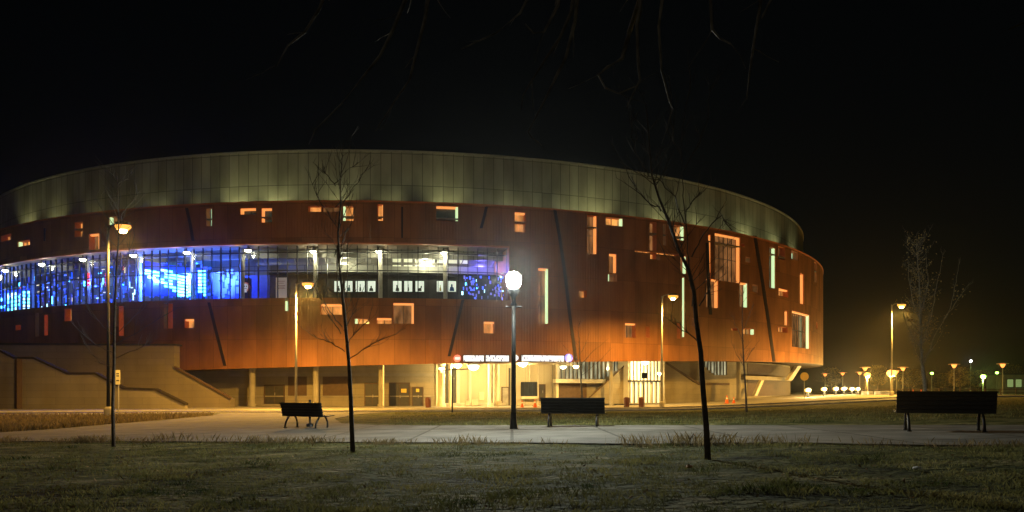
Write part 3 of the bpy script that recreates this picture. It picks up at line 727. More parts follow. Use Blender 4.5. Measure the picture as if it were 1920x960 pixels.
glowbars(1182, 716, 1240, 755, 7, M['glow_yellow'], 70.2, 'vestibule_glazing', gap=.5)
gpanel('vestibule_wall', 1178, 670, 1242, 757, 'creampaint', 70.12, 2.2)
gpanel('vestibule_beam', 1179, 713, 1241, 716, 'darkmetal', 70.4, .2)
def slab(name, pts, R, m_, depth=.25):
    """outline on the photo set on the cylinder, given real thickness"""
    n = len(pts); A = [on_cyl(x, y, R) for x, y in pts]
    s_ = MB(); s_.add([P(t, R, z) for t, z in A]+[P(t, R-depth, z) for t, z in A], [tuple(range(n)), tuple(range(2*n-1, n-1, -1))]+[(j, n+j, n+(j+1) % n, (j+1) % n) for j in range(n)],
          [(t*R, z) for t, z in A]*2)
    return s_.build(name, M[m_], arena)
slab('stair_flank', [(1136, 718), (1180, 680), (1180, 757), (1104, 757), (1104, 748)], RW+1.2, 'block')
slab('stair_rail', [(1104, 745), (1136, 716), (1180, 676), (1180, 679), (1136, 719), (1104, 748)], RW+1.3, 'brown', .1)
slab('stair_flank', [(1246, 680), (1312, 722), (1368, 722), (1368, 757), (1246, 757)], RW+1.2, 'block')
slab('stair_rail', [(1246, 676), (1312, 718), (1368, 718), (1368, 722), (1312, 722), (1246, 680)], RW+1.3, 'brown', .1)
gpanel('dark_bay', 1402, 684, 1482, 742, 'brown', RW+.05)
gpanel('bay_beam', 1398, 706, 1484, 713, 'concrete', RW+1.0, .9)
slab('corner_strut', [(1496, 686), (1503, 686), (1486, 713), (1478, 713)], 70.5, 'creampaint', .5)
slab('corner_strut', [(1428, 713), (1433, 713), (1420, 742), (1415, 742)], 70.5, 'creampaint', .4)
cl2 = MB(); pxpatch(cl2, 822, 679, 1076, 683, 71.8, .3)
cl2.build('entrance_beam', M['creampaint'], arena)
# sign band over the entrance
RSN = 73.35
def sign(name, label, cat, x0, y0, x1, y1, m_):
    a, b = cyl_th(x0, RSN)[0], cyl_th(x1, RSN)[0]; z1 = on_cyl((x0+x1)/2, y0, RSN)[1]; z0 = on_cyl((x0+x1)/2, y1, RSN)[1]
    o = empty(name, P((a+b)/2, RSN, z0), (a+b)/2); tag(o, label, cat); return o, (b-a)*RSN, z1-z0
def bar_sign(x0, x1, label):
    o, wd, h = sign('entrance_sign', label, 'sign', x0, 666.5, x1, 677.5, None); o['group'] = 'white sign panels over the entrance'
    m1 = MB(); m1.box((0, .1, h/2), (wd+.12, .2, h+.14)); m1.build('casing', M['darkmetal'], o)
    m2 = MB(); m2.box((0, -.01, h/2), (wd, .05, h)); m2.build('lit_face', M['sign_face'], o)
    m3 = MB(); x = -wd/2+.1
    while x < wd/2-.1:   # illegible small dark marks, as in the photo
        m3.box((x, -.04, h*random.choice([.14, .2, .5, .8, .86])), (random.uniform(.04, .13), .012, random.uniform(.10, .26))); x += random.uniform(.12, .34)
    m3.build('dark_marks', mat('sign_ink', (.05, .03, .14), .5), o)
bar_sign(869, 907, 'short white backlit sign panel beside the red disc over the entrance')
bar_sign(911, 954, 'white backlit sign panel left of the white arrow plate over the entrance')
bar_sign(978, 1057, 'longest white backlit sign panel beside the blue disc over the entrance')
def disc_sign(x, y, r, m_, label, bar, barm):
    o, wd, h = sign('disc_sign', label, 'sign', x-r, y-r, x+r, y+r, None)
    m1 = MB(); R_ = wd/2; m1.lathe((0, 0, 0), [(.01, .06), (R_, .06), (R_, -.12), (.01, -.12)], 24); m1.v = [(a, -c, b+h/2) for a, b, c in m1.v]; m1.build('lit_face', M[m_], o)
    m2 = MB(); m2.box((0, -.085, h/2), bar(R_)); m2.build('white_mark', M[barm], o)
disc_sign(857.5, 672, 6.8, 'sign_red', 'red lit disc with a white bar at the left end of the entrance signs', lambda R_: (R_*1.3, .04, R_*.55), 'sign_face')
disc_sign(1066.5, 671, 7, 'sign_blue', 'blue lit disc with a pale upright bar at the right end of the entrance signs', lambda R_: (R_*.42, .04, R_*1.2), 'led_white')
o, wd, h = sign('arrow_sign', 'white lit half round plate between the long entrance signs', 'sign', 964, 664, 972, 678, None)
m1 = MB(); pf = [(-wd/2, 0), (0, .1*h), (wd/2, .35*h), (wd/2, .65*h), (0, .9*h), (-wd/2, h)]
m1.add([(x, -.04, z) for x, z in pf]+[(x, .08, z) for x, z in pf], [tuple(range(6)), tuple(range(11, 5, -1))]+[(j, (j+1) % 6, 6+(j+1) % 6, 6+j) for j in range(6)]); m1.build('lit_face', M['sign_face'], o)
m2 = MB(); m2.box((0, .13, h/2), (wd*.7, .08, h*.5)); m2.build('bracket', M['darkmetal'], o)

# entrance floodlights
fl = None
for px, py, e, lab in ((858, 687, .8, 'bright lamp under the red disc sign at the entrance'), (888, 690, 1.4, 'brightest lamp under the short white entrance sign'), (980, 684, 1.1, 'bright lamp right of the central lamp post at the entrance'), (1056, 690, .3, 'small lamp under the blue disc sign'), (828, 693, .15, 'small lamp on the pale column at the left entrance corner'), (1080, 689, .25, 'small lamp before the stair glazing right of the entrance signs'), (1209, 672, .8, 'bright lamp over the tall glowing doorway'), (1237, 702, .15, 'small white lamp at the right edge of the tall glowing doorway')):
    R = 72.0; th, z = on_cyl(px, py, R); loc = P(th, R, min(z+.1, zb(th)-.1)); 
    o = empty('floodlight', loc, th); tag(o, lab, 'lamp', 'lamps under the arena shell')
    s = .8+.75*e
    m1 = MB(); m1.box((0, .1, .12*s), (.7*s, .4*s, .1*s)); m1.tube([(0, .1, .15*s), (0, .1, zb(th)+.1-loc[2])], .035, n=6); m1.build('housing', M['greymetal'], o)
    m2 = MB(); m2.lathe((0, 0, 0), [(.30*s, .06*s), (.27*s, -.06*s), (.16*s, -.15*s), (.01, -.19*s)], 14); m2.build('lens', M['flood'], o, True)
    light('lamp_light', 'POINT', (0, .1, -.45), 1050*e, (1, .68, .22), o, .12)

# ------------------------------------------------------------------ concrete stair block at the left
stair = empty('stair_block', at_depth(170, 765, 70)*1.0); sb = Vector(stair.location); sb.z = -.25; stair.location = sb
tag(stair, 'pale block built outdoor stair with stepped sloping parapet against the arena', 'stair')
def flat_slab(name, pts, Y, m_, depth, par, org):
    n = len(pts); A = [at_depth(x, y, Y)-org for x, y in pts]
    s_ = MB(); s_.add(A+[q+Vector((0, depth, 0)) for q in A], [tuple(range(n)), tuple(range(2*n-1, n-1, -1))]+[(j, n+j, n+(j+1) % n, (j+1) % n) for j in range(n)], [(q.x, q.z) for q in A]*2)
    return s_.build(name, M[m_], par)
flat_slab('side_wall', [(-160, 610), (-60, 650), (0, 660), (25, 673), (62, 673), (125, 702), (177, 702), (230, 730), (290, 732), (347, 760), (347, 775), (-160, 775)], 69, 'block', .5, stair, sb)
flat_slab('coping', [(-160, 606), (-60, 646), (0, 656), (25, 669), (62, 669), (125, 698), (177, 698), (230, 726), (290, 728), (347, 756), (347, 760), (290, 732), (230, 730), (177, 702), (125, 702), (62, 673), (25, 673), (0, 660), (-60, 650), (-160, 610)], 68.9, 'coping', .7, stair, sb)
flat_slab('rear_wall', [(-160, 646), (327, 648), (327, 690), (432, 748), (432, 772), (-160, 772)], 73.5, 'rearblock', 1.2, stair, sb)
flat_slab('rear_coping', [(-160, 642), (329, 644.5), (329, 648), (-160, 646)], 73.4, 'coping', 1.5, stair, sb)
flat_slab('rear_rail', [(327, 686), (432, 744), (432, 748), (327, 690)], 73.3, 'brown', .3, stair, sb)
m1 = MB(); q = at_depth(35, 673, 68.7)-sb; m1.tube([(q.x, q.y, q.z), (q.x, q.y, -.3)], .3, n=4); m1.build('downpipe', M['brown'], stair)

# ------------------------------------------------------------------ street lamps
def sodium_lamp():
    r = empty('street_lamp'); H = 10.0
    m1 = MB(); m1.tube([(0, 0, 0), (0, 0, H*.5), (0, 0, H)], .11, .065, n=10); m1.build('pole', M['greymetal'], r, True)
    m0 = MB(); m0.lathe((0, 0, 0), [(.26, -.1), (.26, .45), (.20, .55), (.12, .6)], 14); m0.build('base', M['concrete'], r, True)
    m2 = MB(); m2.tube([(0, 0, H-.25), (.18, -.05, H+.02), (.5, -.12, H+.1), (.8, -.2, H+.08)], .045, .04, n=8); m2.build('arm', M['greymetal'], r, True)
    m3 = MB(); m3.box((1.05, -.26, H+.08), (.78, .40, .16)); m3.box((1.05, -.26, H+.18), (.5, .28, .06)); m3.build('lamp_head', M['darkmetal'], r)
    m4 = MB(); n = 14
    m4.lathe((0, 0, 0), [(.21, 0), (.22, -.07), (.17, -.15), (.01, -.17)], n); m4.v = [(x*2.3+1.05, y*1.5-.26, z*1.5+H-.002) for x, y, z in m4.v]; m4.build('lens', M['halo_bowl'], r, True)  # added orange bowl stands in for the halo round the bulb
    m5 = MB(); m5.lathe((0, 0, 0), [(.01, 0), (.13, -.03), (.17, -.12), (.13, -.22), (.01, -.26)], 12); m5.v = [(x*1.5+1.05, y*1.2-.26, z+H-.16) for x, y, z in m5.v]; m5.build('bulb', M['sodium'], r, True)
    light('lamp_light', 'SPOT', (1.05, -.26, H-.75), 14000, SODIUM, r, .25, (0, 0, -1), 178, .42)
    return r
SL = [(203, 48, 426, 'tall orange arm lamp standing behind the leftmost young tree', .46), (555, 62, 533, 'tall orange arm lamp behind the tilted bench', 1.25), (1241, 75, 556, 'tall orange arm lamp in front of the glowing doorway', .55), (1672, 92, 572, 'tall orange arm lamp at the road right of the arena', 1.3)]
proto = None
for i, (px, Y, ly, lab, e) in enumerate(SL):
    o = proto if proto else sodium_lamp()
    if proto is None: proto = o
    else: o = copy_tree(proto)
    b = ground_at(px, Y); top = CAMZ+(HY-ly)/F*Y; s = (top-b.z)/9.95
    o.location = b; o.scale = (1, 1, s)
    for ch in o.children:
        if ch.type == 'LIGHT': ch.data = ch.data.copy(); ch.data.energy = 23000*e
    tag(o, lab, 'street lamp', 'tall sodium street lamps')
for ch in proto.children:      # the leftmost lamp gets a darker pole and arm
    if ch.name.startswith(('pole', 'arm')): ch.data = ch.data.copy(); ch.data.materials[0] = M['darkmetal']

# central white post lamp
b = ground_at(963, 21.9); o = empty('park_lamp', b); tag(o, 'white globe lamp on a slim dark post in the middle of the path', 'park lamp')
H = CAMZ+(HY-524)/F*21.9-b.z
m1 = MB(); m1.tube([(0, 0, .3), (0, 0, H-.5)], .075, .055, n=10); m1.build('pole', M['blackmetal'], o, True)
m2 = MB(); m2.lathe((0, 0, 0), [(.12, -.05), (.12, .06), (.10, .2), (.08, .45), (.085, .5)], 14); m2.build('base', M['blackmetal'], o, True)
m3 = MB(); m3.lathe((0, 0, H), [(.06, -.75), (.1, -.72), (.06, -.66), (.07, -.5), (.14, -.42), (.17, -.30), (.13, -.26)], 14); m3.build('fitter', M['darkmetal'], o, True)
m4 = MB(); m4.lathe((0, 0, H), [(.12, -.26), (.19, -.16), (.22, 0), (.20, .12), (.12, .2), (.01, .23)], 18); m4.build('globe', M['globe'], o, True)
m5 = MB(); m5.tube([(-.22, 0, H-.78), (.22, 0, H-.78)], .018, n=6); m5.build('crossbar', M['blackmetal'], o)
light('lamp_light', 'POINT', (0, 0, H), 3700, WHITE, o, .22)
m4o = [c for c in o.children if c.name.startswith('globe')][0]; m4o.visible_shadow = False

# ------------------------------------------------------------------ benches
def bench():
    r = empty('park_bench'); L = 1.86
    s1 = MB()
    for i in range(5):
        t = i/4; y = .02-.10*t*1.0; z = .43+.36*t
        Mx = Matrix.Rotation(radians(-14), 3, 'X'); s1.box((0, -.02-.09*t, z), (L, .028, .088), M=Mx)
    s1.box((0, -.135, .835), (L+.02, .045, .035))
    s1.build('backrest', M['benchmetal'], r)
    s2 = MB()
    for i in range(5): s2.box((0, .08+.095*i, .425-.008*(2-abs(i-2))), (L, .085, .03))
    s2.build('seat', M['benchmetal'], r)
    for s in (-1, 1):
        x = s*L*.375; l = MB()
        for yb, yt in ((-.13, .08), (.42, .30)):
            pts = [(x, yb+(yt-yb)*t+(-.05 if yb < 0 else .05)*sin(t*pi)*1.2, .41*t) for t in (0, .2, .4, .6, .8, 1)]
            l.tube(pts, .034, .03, n=8)
            l.box((x, yb, .012), (.09, .11, .024))
        l.tube([(x, .02, .40), (x, .48, .40)], .024, n=8)
        l.tube([(x, .05, .40), (x, -.0, .55), (x, -.10, .82)], .022, n=8)
        l.build('leg', M['blackmetal'], r, True)
    return r
bp = bench()
for i, (px, py, Y, rz, sc, lab) in enumerate(((568, 803, 26.2, radians(-30), 1.02, 'tilted dark bench nearest the tall orange lamp, seen half from the end'), (1074, 806, 22.4, radians(-10), 1.0, 'dark green bench with pale top edge right of the globe lamp'), (1772, 808, 16.2, radians(-20), 1.0, 'black bench alone on the path near the right edge of the picture'))):
    o = bp if i == 0 else copy_tree(bp)
    b = ground_at(px, Y); want = CAMZ-(py-HY)/F*Y
    o.location = (b.x, b.y, b.z+.03); o.rotation_euler = (0, 0, rz); o.scale = (sc, sc, sc)
    tag(o, lab, 'bench', 'benches along the path')

# bin behind the first bench
b = ground_at(581, 27.6); o = empty('litter_bin', b+Vector((0, 0, .03))); tag(o, 'slim dark litter bin rising behind the tilted bench', 'litter bin')
m1 = MB(); m1.lathe((0, 0, 0), [(.13, .0), (.13, .10), (.04, .12), (.04, .35), (.16, .37), (.17, .78), (.15, .8)], 14); m1.build('body', M['blackmetal'], o, True)
m2 = MB(); m2.lathe((0, 0, 0), [(.05, .80), (.05, .96), (.01, .97)], 10); m2.build('top', M['blackmetal'], o)

# ------------------------------------------------------------------ trees
def limb_path(p, d, L, n=6, curl=.25, gravity=0.0):
    pts = [Vector(p)]; d = Vector(d).normalized()
    for i in range(n):
        d = (d+Vector((random.gauss(0, curl), random.gauss(0, curl), random.gauss(0, curl)+gravity))*.35).normalized()
        pts.append(pts[-1]+d*L/n)
    return pts
def twigs(mb, pts, r, depth, L, num, up=.3):
    for _ in range(num):
        i = random.randrange(max(1, len(pts)//4), len(pts)); p = pts[i]; d = (pts[i]-pts[i-1]).normalized()
        dd = (d+Vector((random.uniform(-1, 1), random.uniform(-1, 1), random.uniform(-.3, .8)+up))*.9).normalized()
        q = limb_path(p, dd, L*random.uniform(.5, 1.1), 4, .3, .1); mb.tube(q, r, r*.35, n=4, cap=False)
        if depth > 0: twigs(mb, q, r*.6, depth-1, L*.5, 2, up)
def young_tree(name_label, base_px, base_py, Y, trunk_px, branches, rtrunk, seed, top_twigs=26, leafy=0, bark='trunk', group='bare young trees on the lawn'):
    random.seed(seed)
    b = ground_at(base_px, Y); r = empty('bare_tree', b); tag(r, name_label, 'tree', group)
    zoff = b.z-(CAMZ+(HY-base_py)/F*Y)
    dy = [0]
    for i in range(1, len(trunk_px)): dy.append(dy[-1]+random.uniform(-.12, .12))
    tp = [at_depth(x, y, Y)+Vector((0, d, 0))-b for (x, y), d in zip(trunk_px, dy)]; tp[0].z = -.12
    n = len(tp); t_ = MB(); rad = [rtrunk*(1-(i/(n-1))**.9)+.008 for i in range(n)]; rad[0] = rtrunk*1.25
    t_.tube(tp, rtrunk, radii=rad, n=8); t_.build('trunk', M[bark], r, True)
    c_ = MB(); L_ = MB(); tips = []
    for br in branches:
        q = [at_depth(x, y, Y)-b for x, y in br]; sgn = random.uniform(-.5, .5)
        q = [p+Vector((0, sgn*i/len(q), 0)) for i, p in enumerate(q)]
        # densify with slight wobble
        pts = []
        for a, e in zip(q[:-1], q[1:]):
            for k in range(4): pts.append(a.lerp(e, k/4)+Vector((random.gauss(0, .012), random.gauss(0, .02), random.gauss(0, .012))))
        pts.append(q[-1]); rr = rtrunk*.26
        c_.tube(pts, rr, .005, n=5, cap=False); twigs(c_, pts, .006, 1, .42, 5); tips += pts[4:]
    for _ in range(top_twigs):
        i = random.randrange(n//2, n); a, e = tp[i-1], tp[i]; p = a.lerp(e, random.random()); ang = random.uniform(0, 2*pi)
        q = limb_path(p, (cos(ang)*.75, sin(ang)*.75, random.uniform(.5, 1.1)), random.uniform(.35, 1.0)*(tp[-1].z*.14), 5, .22, .05)
        c_.tube(q, .007, .0025, n=4, cap=False); twigs(c_, q, .005, 0, .3, 3); tips += q[2:]
    c_.build('branches', M['twig'] if not leafy else M['palebark'], r)
    if leafy:
        for _ in range(leafy):
            p = random.choice(tips)+Vector((random.gauss(0, .12), random.gauss(0, .12), random.gauss(0, .12))); s = random.uniform(.03, .06)
            a = Vector((random.gauss(0, 1), random.gauss(0, 1), random.gauss(0, 1))).normalized()*s; e = Vector((random.gauss(0, 1), random.gauss(0, 1), random.gauss(0, 1))).normalized()*s*.6
            L_.add([p-a, p+e, p+a, p-e], [(0, 1, 2, 3)])
        L_.build('leaves', M['leaf'], r)
    return r
young_tree('bare young tree furthest left, thin upright trunk before the stair block', 213, 836, 18.6, [(213, 838), (214, 760), (216, 680), (218, 600), (220, 520), (224, 440), (227, 380), (229, 330)],
   [[(217, 632), (185, 605), (160, 578), (150, 560)], [(218, 628), (245, 595), (272, 565)], [(217, 645), (265, 620), (310, 595), (350, 577)], [(215, 662), (180, 648), (140, 615), (128, 600)], [(216, 673), (260, 655), (300, 642)], [(216, 690), (185, 680), (155, 650)],
    [(225, 440), (200, 405), (185, 380)], [(226, 410), (240, 380), (250, 365)], [(220, 520), (240, 480), (252, 440)], [(221, 500), (200, 460), (192, 430)]], .040, 3)
young_tree('bare young tree with crooked bark leaning left between the benches at left', 662, 850, 14.4, [(662, 852), (659, 800), (656, 750), (652, 700), (646, 650), (640, 600), (633, 550), (629, 490), (627, 430), (630, 370), (628, 330), (629, 292)],
   [[(648, 658), (625, 645), (605, 636), (592, 630)], [(652, 676), (690, 650), (730, 635), (765, 618)], [(648, 645), (665, 625), (690, 602)], [(642, 615), (615, 580), (588, 540), (583, 520)], [(643, 620), (655, 595), (665, 570)], [(640, 625), (622, 600), (612, 560)],
    [(628, 480), (650, 440), (668, 400)], [(630, 420), (605, 385), (590, 350)], [(630, 390), (660, 365), (690, 330)], [(628, 350), (612, 325), (600, 315)], [(629, 345), (645, 320), (660, 305)]], .040, 5)
young_tree('bare young tree with forked leaning trunk before the right half of the arena', 1328, 865, 11.6, [(1328, 867), (1324, 800), (1317, 730), (1310, 660), (1304, 600), (1297, 550), (1287, 510), (1270, 468), (1250, 420), (1232, 375), (1219, 330), (1212, 270), (1206, 210)],
   [[(1300, 575), (1296, 520), (1290, 450), (1284, 380), (1281, 320), (1280, 260), (1290, 200), (1300, 150)], [(1284, 420), (1262, 370), (1230, 345), (1200, 335)], [(1284, 400), (1300, 375), (1320, 355)], [(1308, 640), (1280, 620), (1255, 600)], [(1282, 320), (1305, 280), (1320, 240), (1325, 180)], [(1240, 395), (1215, 380), (1190, 350), (1170, 310)],
    [(1296, 480), (1315, 440), (1345, 410), (1360, 440)], [(1219, 330), (1195, 290), (1185, 240), (1180, 180)], [(1281, 300), (1260, 260), (1255, 200), (1250, 150)], [(1310, 575), (1330, 545), (1350, 520)]], .042, 9, 30)
young_tree('slender bare sapling on the far lawn behind the forked tree', 1400, 783, 36, [(1400, 785), (1398, 730), (1395, 680), (1393, 630), (1392, 580), (1391, 540)],
   [[(1397, 690), (1380, 665), (1370, 640)], [(1396, 680), (1410, 655), (1420, 640)], [(1394, 640), (1380, 610), (1374, 590)], [(1393, 620), (1404, 590), (1410, 570)]], .05, 12, 14)
young_tree('pale bare sapling rising behind the bench with pale top edge', 1092, 768, 52, [(1092, 770), (1091, 740), (1089, 710), (1087, 670), (1086, 635), (1085, 610)],
   [[(1088, 690), (1070, 665), (1050, 640)], [(1088, 685), (1110, 660), (1140, 635)], [(1090, 705), (1120, 680), (1150, 650)], [(1087, 665), (1098, 645), (1105, 625)]], .07, 14, 14, bark='palebark')
young_tree('taller bare tree with a few dry leaves behind the lone bench at right', 1736, 766, 35, [(1736, 768), (1735, 730), (1732, 690), (1731, 650), (1730, 610), (1730, 560), (1728, 510), (1724, 455)],
   [[(1733, 680), (1750, 630), (1775, 590), (1785, 540), (1790, 500)], [(1732, 690), (1715, 660), (1700, 620)], [(1731, 640), (1745, 590), (1752, 540), (1762, 480)], [(1731, 620), (1715, 570), (1708, 520), (1710, 470)], [(1730, 580), (1742, 530), (1740, 470)], [(1734, 670), (1755, 650), (1775, 620)], [(1732, 660), (1718, 640), (1700, 600), (1695, 560)], [(1770, 600), (1795, 560), (1805, 540)]],
   .10, 17, 110, leafy=1100, bark='palebark')

# big tree over the camera: trunk out of view, limbs hang into the top of the picture
random.seed(21)
tb0 = Vector((3.2, -3.4, 0)); tb0.z = G(tb0.x, tb0.y)
big = empty('overhanging_tree', tb0); tag(big, 'old tree whose thin bare branches hang into the dark sky at the top', 'tree')
m1 = MB(); m1.tube([(0, 0, -.3), (.05, .1, 1.5), (-.1, .3, 3.2), (-.3, .9, 5.0), (-.5, 1.6, 6.6), (-.6, 2.4, 7.8)], .3, radii=[.36, .28, .24, .19, .14, .08], n=12); m1.build('trunk', M['trunk'], big, True)
hang = MB()
def hb(pts, Y, r=.012, root=None):
    q = [at_depth(x, y, Y)-tb0 for x, y in pts]
    s = Vector((-.5+random.uniform(-.3, .3), 2.0+random.uniform(-.3, .6), 7.2+random.uniform(-.4, .4)))
    first = q[0]; mid = s.lerp(first, .55)+Vector((0, 0, .55))
    pre = [s, s.lerp(mid, .5)+Vector((0, 0, .25)), mid, mid.lerp(first, .6)+Vector((0, 0, .12))]
    full = pre+q; n = len(full); rad = [max(.0035, .035*(1-i/n)**1.6+.004) for i in range(n)]
    hang.tube(full, .03, radii=rad, n=5, cap=False)
    # fine side shoots
    for i in range(len(pre), n):
        if random.random() < .55:
            d = (full[i]-full[i-1]).normalized()+Vector((random.gauss(0, .5), random.gauss(0, .4), random.gauss(0, .3)))
            hang.tube(limb_path(full[i], d, random.uniform(.12, .35), 4, .3), .004, .002, n=4, cap=False)
hb([(615, -30), (600, 15), (572, 60), (540, 85), (520, 122)], 6.2); hb([(770, -30), (756, 10), (735, 60), (712, 105), (680, 145), (640, 195), (590, 245)], 6.0)
hb([(806, -30), (796, 40), (780, 100), (768, 150), (740, 190), (704, 245)], 6.6); hb([(1000, -25), (975, 25), (930, 62), (865, 92)], 7)
hb([(1080, -30), (1070, 25), (1050, 70), (1020, 115), (998, 150), (980, 180)], 6.1); hb([(1085, -30), (1078, 40), (1060, 110), (1030, 170), (1010, 210), (990, 248)], 6.3)
hb([(1200, -30), (1200, 20), (1194, 45), (1196, 120), (1200, 150), (1185, 180), (1175, 200)], 5.8); hb([(1245, -30), (1235, 50), (1240, 130), (1255, 190), (1262, 205)], 6.8)
hb([(1430, -30), (1422, 30), (1412, 90), (1405, 140), (1400, 185)], 6); hb([(1050, -30), (1046, 10), (1020, 60), (1000, 62), (985, 45)], 6.4)
hb([(1180, 60), (1166, 110), (1140, 125), (1122, 140), (1135, 165), (1160, 175), (1195, 160)], 6.5); hb([(1460, -30), (1440, 10), (1428, 35)], 5.6)
hb([(1330, -30), (1335, 55), (1350, 72), (1370, 82)], 5.5); hb([(1960, 10), (1925, 40), (1892, 55)], 6)
hang.build('branches', mat('pale_twig', (.31, .27, .22), .8, var=.6, scale=9), big)

# ------------------------------------------------------------------ street furniture and far things
def cone():
    r = empty('traffic_cone')
    m1 = MB(); m1.lathe((0, 0, 0), [(.17, .04), (.105, .32), (.09, .38)], 14); m1.lathe((0, 0, 0), [(.065, .50), (.03, .70), (.005, .71)], 14); m1.box((0, 0, .02), (.42, .42, .04)); m1.build('body', M['orange'], r)
    m2 = MB(); m2.lathe((0, 0, 0), [(.092, .375), (.064, .505)], 14); m2.build('white_band', M['whiteband'], r); return r
cp_ = cone(); cd_ = [(979, 753, 'orange cone left of the two below the entrance window'), (1003, 751, 'orange cone right of the two below the entrance window'), (1363, 745, 'taller orange cone by the stair flank right of the doorway'), (1376, 746, 'orange cone right beside the taller cone by the stair flank'), (1712, 737, 'orange cone left of the far pair beyond the road'), (1727, 737, 'orange cone right of the far pair beyond the road')]
for i, (px, py, lab) in enumerate(cd_):
    o = cp_ if i == 0 else copy_tree(cp_)
    Y = (75, 75, 82, 82, 110, 110)[i]; b = ground_at(px, Y); o.location = b+Vector((0, 0, .1 if i < 4 else 0)); s = (1.0, 1.15, 1.25, .95, 1.2, 1.2)[i]; o.scale = (s, s, s); tag(o, lab, 'traffic cone', 'orange traffic cones')
def bin_(px, Y, lab):
    b = ground_at(px, Y)+Vector((0, 0, .1)); r = empty('litter_bin', b); tag(r, lab, 'litter bin')
    m1 = MB(); m1.lathe((0, 0, 0), [(.27, 0), (.30, .75), (.28, .78)], 14); m1.build('body', M['binred'], r, True)
    m2 = MB(); m2.lathe((0, 0, 0), [(.31, .78), (.28, .92), (.10, 1.0), (.01, 1.0)], 14); m2.build('lid', M['binred'], r, True)
bin_(1175, 76, 'brown bin left of the tall glowing doorway'); bin_(1203, 75, 'dark red bin in front of the tall glowing doorway'); bin_(803, 74, 'brown bin beside the grey door left of the entrance')
def post_sign(px, Y, ytop, wd, h, m_, lab, marks, round_=False):
    b = ground_at(px, Y); r = empty('post_sign', b); tag(r, lab, 'sign'); zt = CAMZ+(HY-ytop)/F*Y-b.z
    m1 = MB(); m1.tube([(0, 0, -.1), (0, 0, zt-.03)], .045, n=8); m1.build('post', M['greymetal'], r)
    m2 = MB()
    if round_:
        m2.lathe((0, 0, 0), [(.01, .02), (wd/2, .02), (wd/2, -.02), (.01, -.02)], 20); m2.v = [(x, -z-.07, y+zt-wd/2) for x, y, z in m2.v]
    else: m2.box((0, -.075, zt-h/2), (wd, .03, h))
    m2.build('face', M[m_], r)
    if marks:
        m3 = MB()
        for f_ in marks: m3.box((0, -.096, zt-h*f_), (wd*.62, .008, h*.07))
        m3.build('dark_lines', M['poster_dark'], r)
post_sign(222, 52, 694, .30, .98, 'signwhite', 'upright cream sign with dark lines on a post before the stair block', (.25, .4, .72))
post_sign(1508, 92, 698, 1.0, 1.0, 'yellow', 'round yellow sign on a post by the right corner of the arena', None, True)
post_sign(1208, 74, 699, .55, .55, 'darkmetal', 'dark square sign on a post before the glowing doorway', None)
# slim white pole in front of the doors, and a dark banner post at the entrance
b = ground_at(719, 74); o = empty('flag_pole', b); tag(o, 'slim white pole before the dark doors left of the entrance', 'pole')
m1 = MB(); m1.tube([(0, 0, 0), (0, 0, 4.2)], .07, .06, n=8); m1.build('pole', M['whiteband'], o); m2 = MB(); m2.lathe((0, 0, 0), [(.15, 0), (.15, .2), (.08, .3)], 10); m2.build('base', M['concrete'], o)
b = ground_at(848, 58); o = empty('dark_post', b); tag(o, 'thin dark post with a short crossbar left of the lit entrance', 'post')
m1 = MB(); m1.tube([(0, 0, 0), (0, 0, 3.35)], .06, .05, n=8); m1.build('pole', M['blackmetal'], o); m2 = MB(); m2.tube([(-1.0, 0, 3.2), (1.2, 0, 3.3)], .035, n=6); m2.build('crossbar', M['blackmetal'], o)

def disc_lamp():
    r = empty('disc_lamp'); H = 5.6
    m1 = MB(); m1.tube([(0, 0, 0), (0, 0, H-.7)], .10, .07, n=8); m1.build('pole', M['greymetal'], r)
    m2 = MB(); m2.lathe((0, 0, H), [(.01, .12), (.5, .08), (.98, -.02), (.98, -.10), (.5, -.07), (.2, -.1)], 20); m2.build('disc', mat('disc_white', (.75, .45, .32), .6), r, True)
    m3 = MB(); m3.lathe((0, 0, H), [(.46, -.12), (.42, -.25), (.22, -.62), (.08, -.74)], 16); m3.build('lamp_shade', emat('far_lamp', (1, .30, .06), 2.4), r, True); return r
dl = disc_lamp()
DL = [(1547, 700, 185, 'small disc lamp closest to the arena corner'), (1580, 698, 180, 'small disc lamp alone above the low bright lights'), (1612, 697, 175, 'lower disc lamp of the pair left of the tall road lamp'), (1622, 688, 150, 'higher disc lamp of the pair left of the tall road lamp'), (1681, 694, 170, 'lower disc lamp just right of the tall road lamp'), (1693, 688, 150, 'higher disc lamp just right of the tall road lamp'), (1789, 682, 140, 'disc lamp right of the leafy bare tree'), (1880, 681, 138, 'disc lamp furthest right near the pale far building')]
for i, (px, py, Y, lab) in enumerate(DL):
    o = dl if i == 0 else copy_tree(dl); b = ground_at(px, Y); o.location = b; o.scale = (1, 1, (CAMZ+(HY-py)/F*Y-b.z)/5.65); tag(o, lab, 'disc lamp', 'small disc lamps beyond the road')
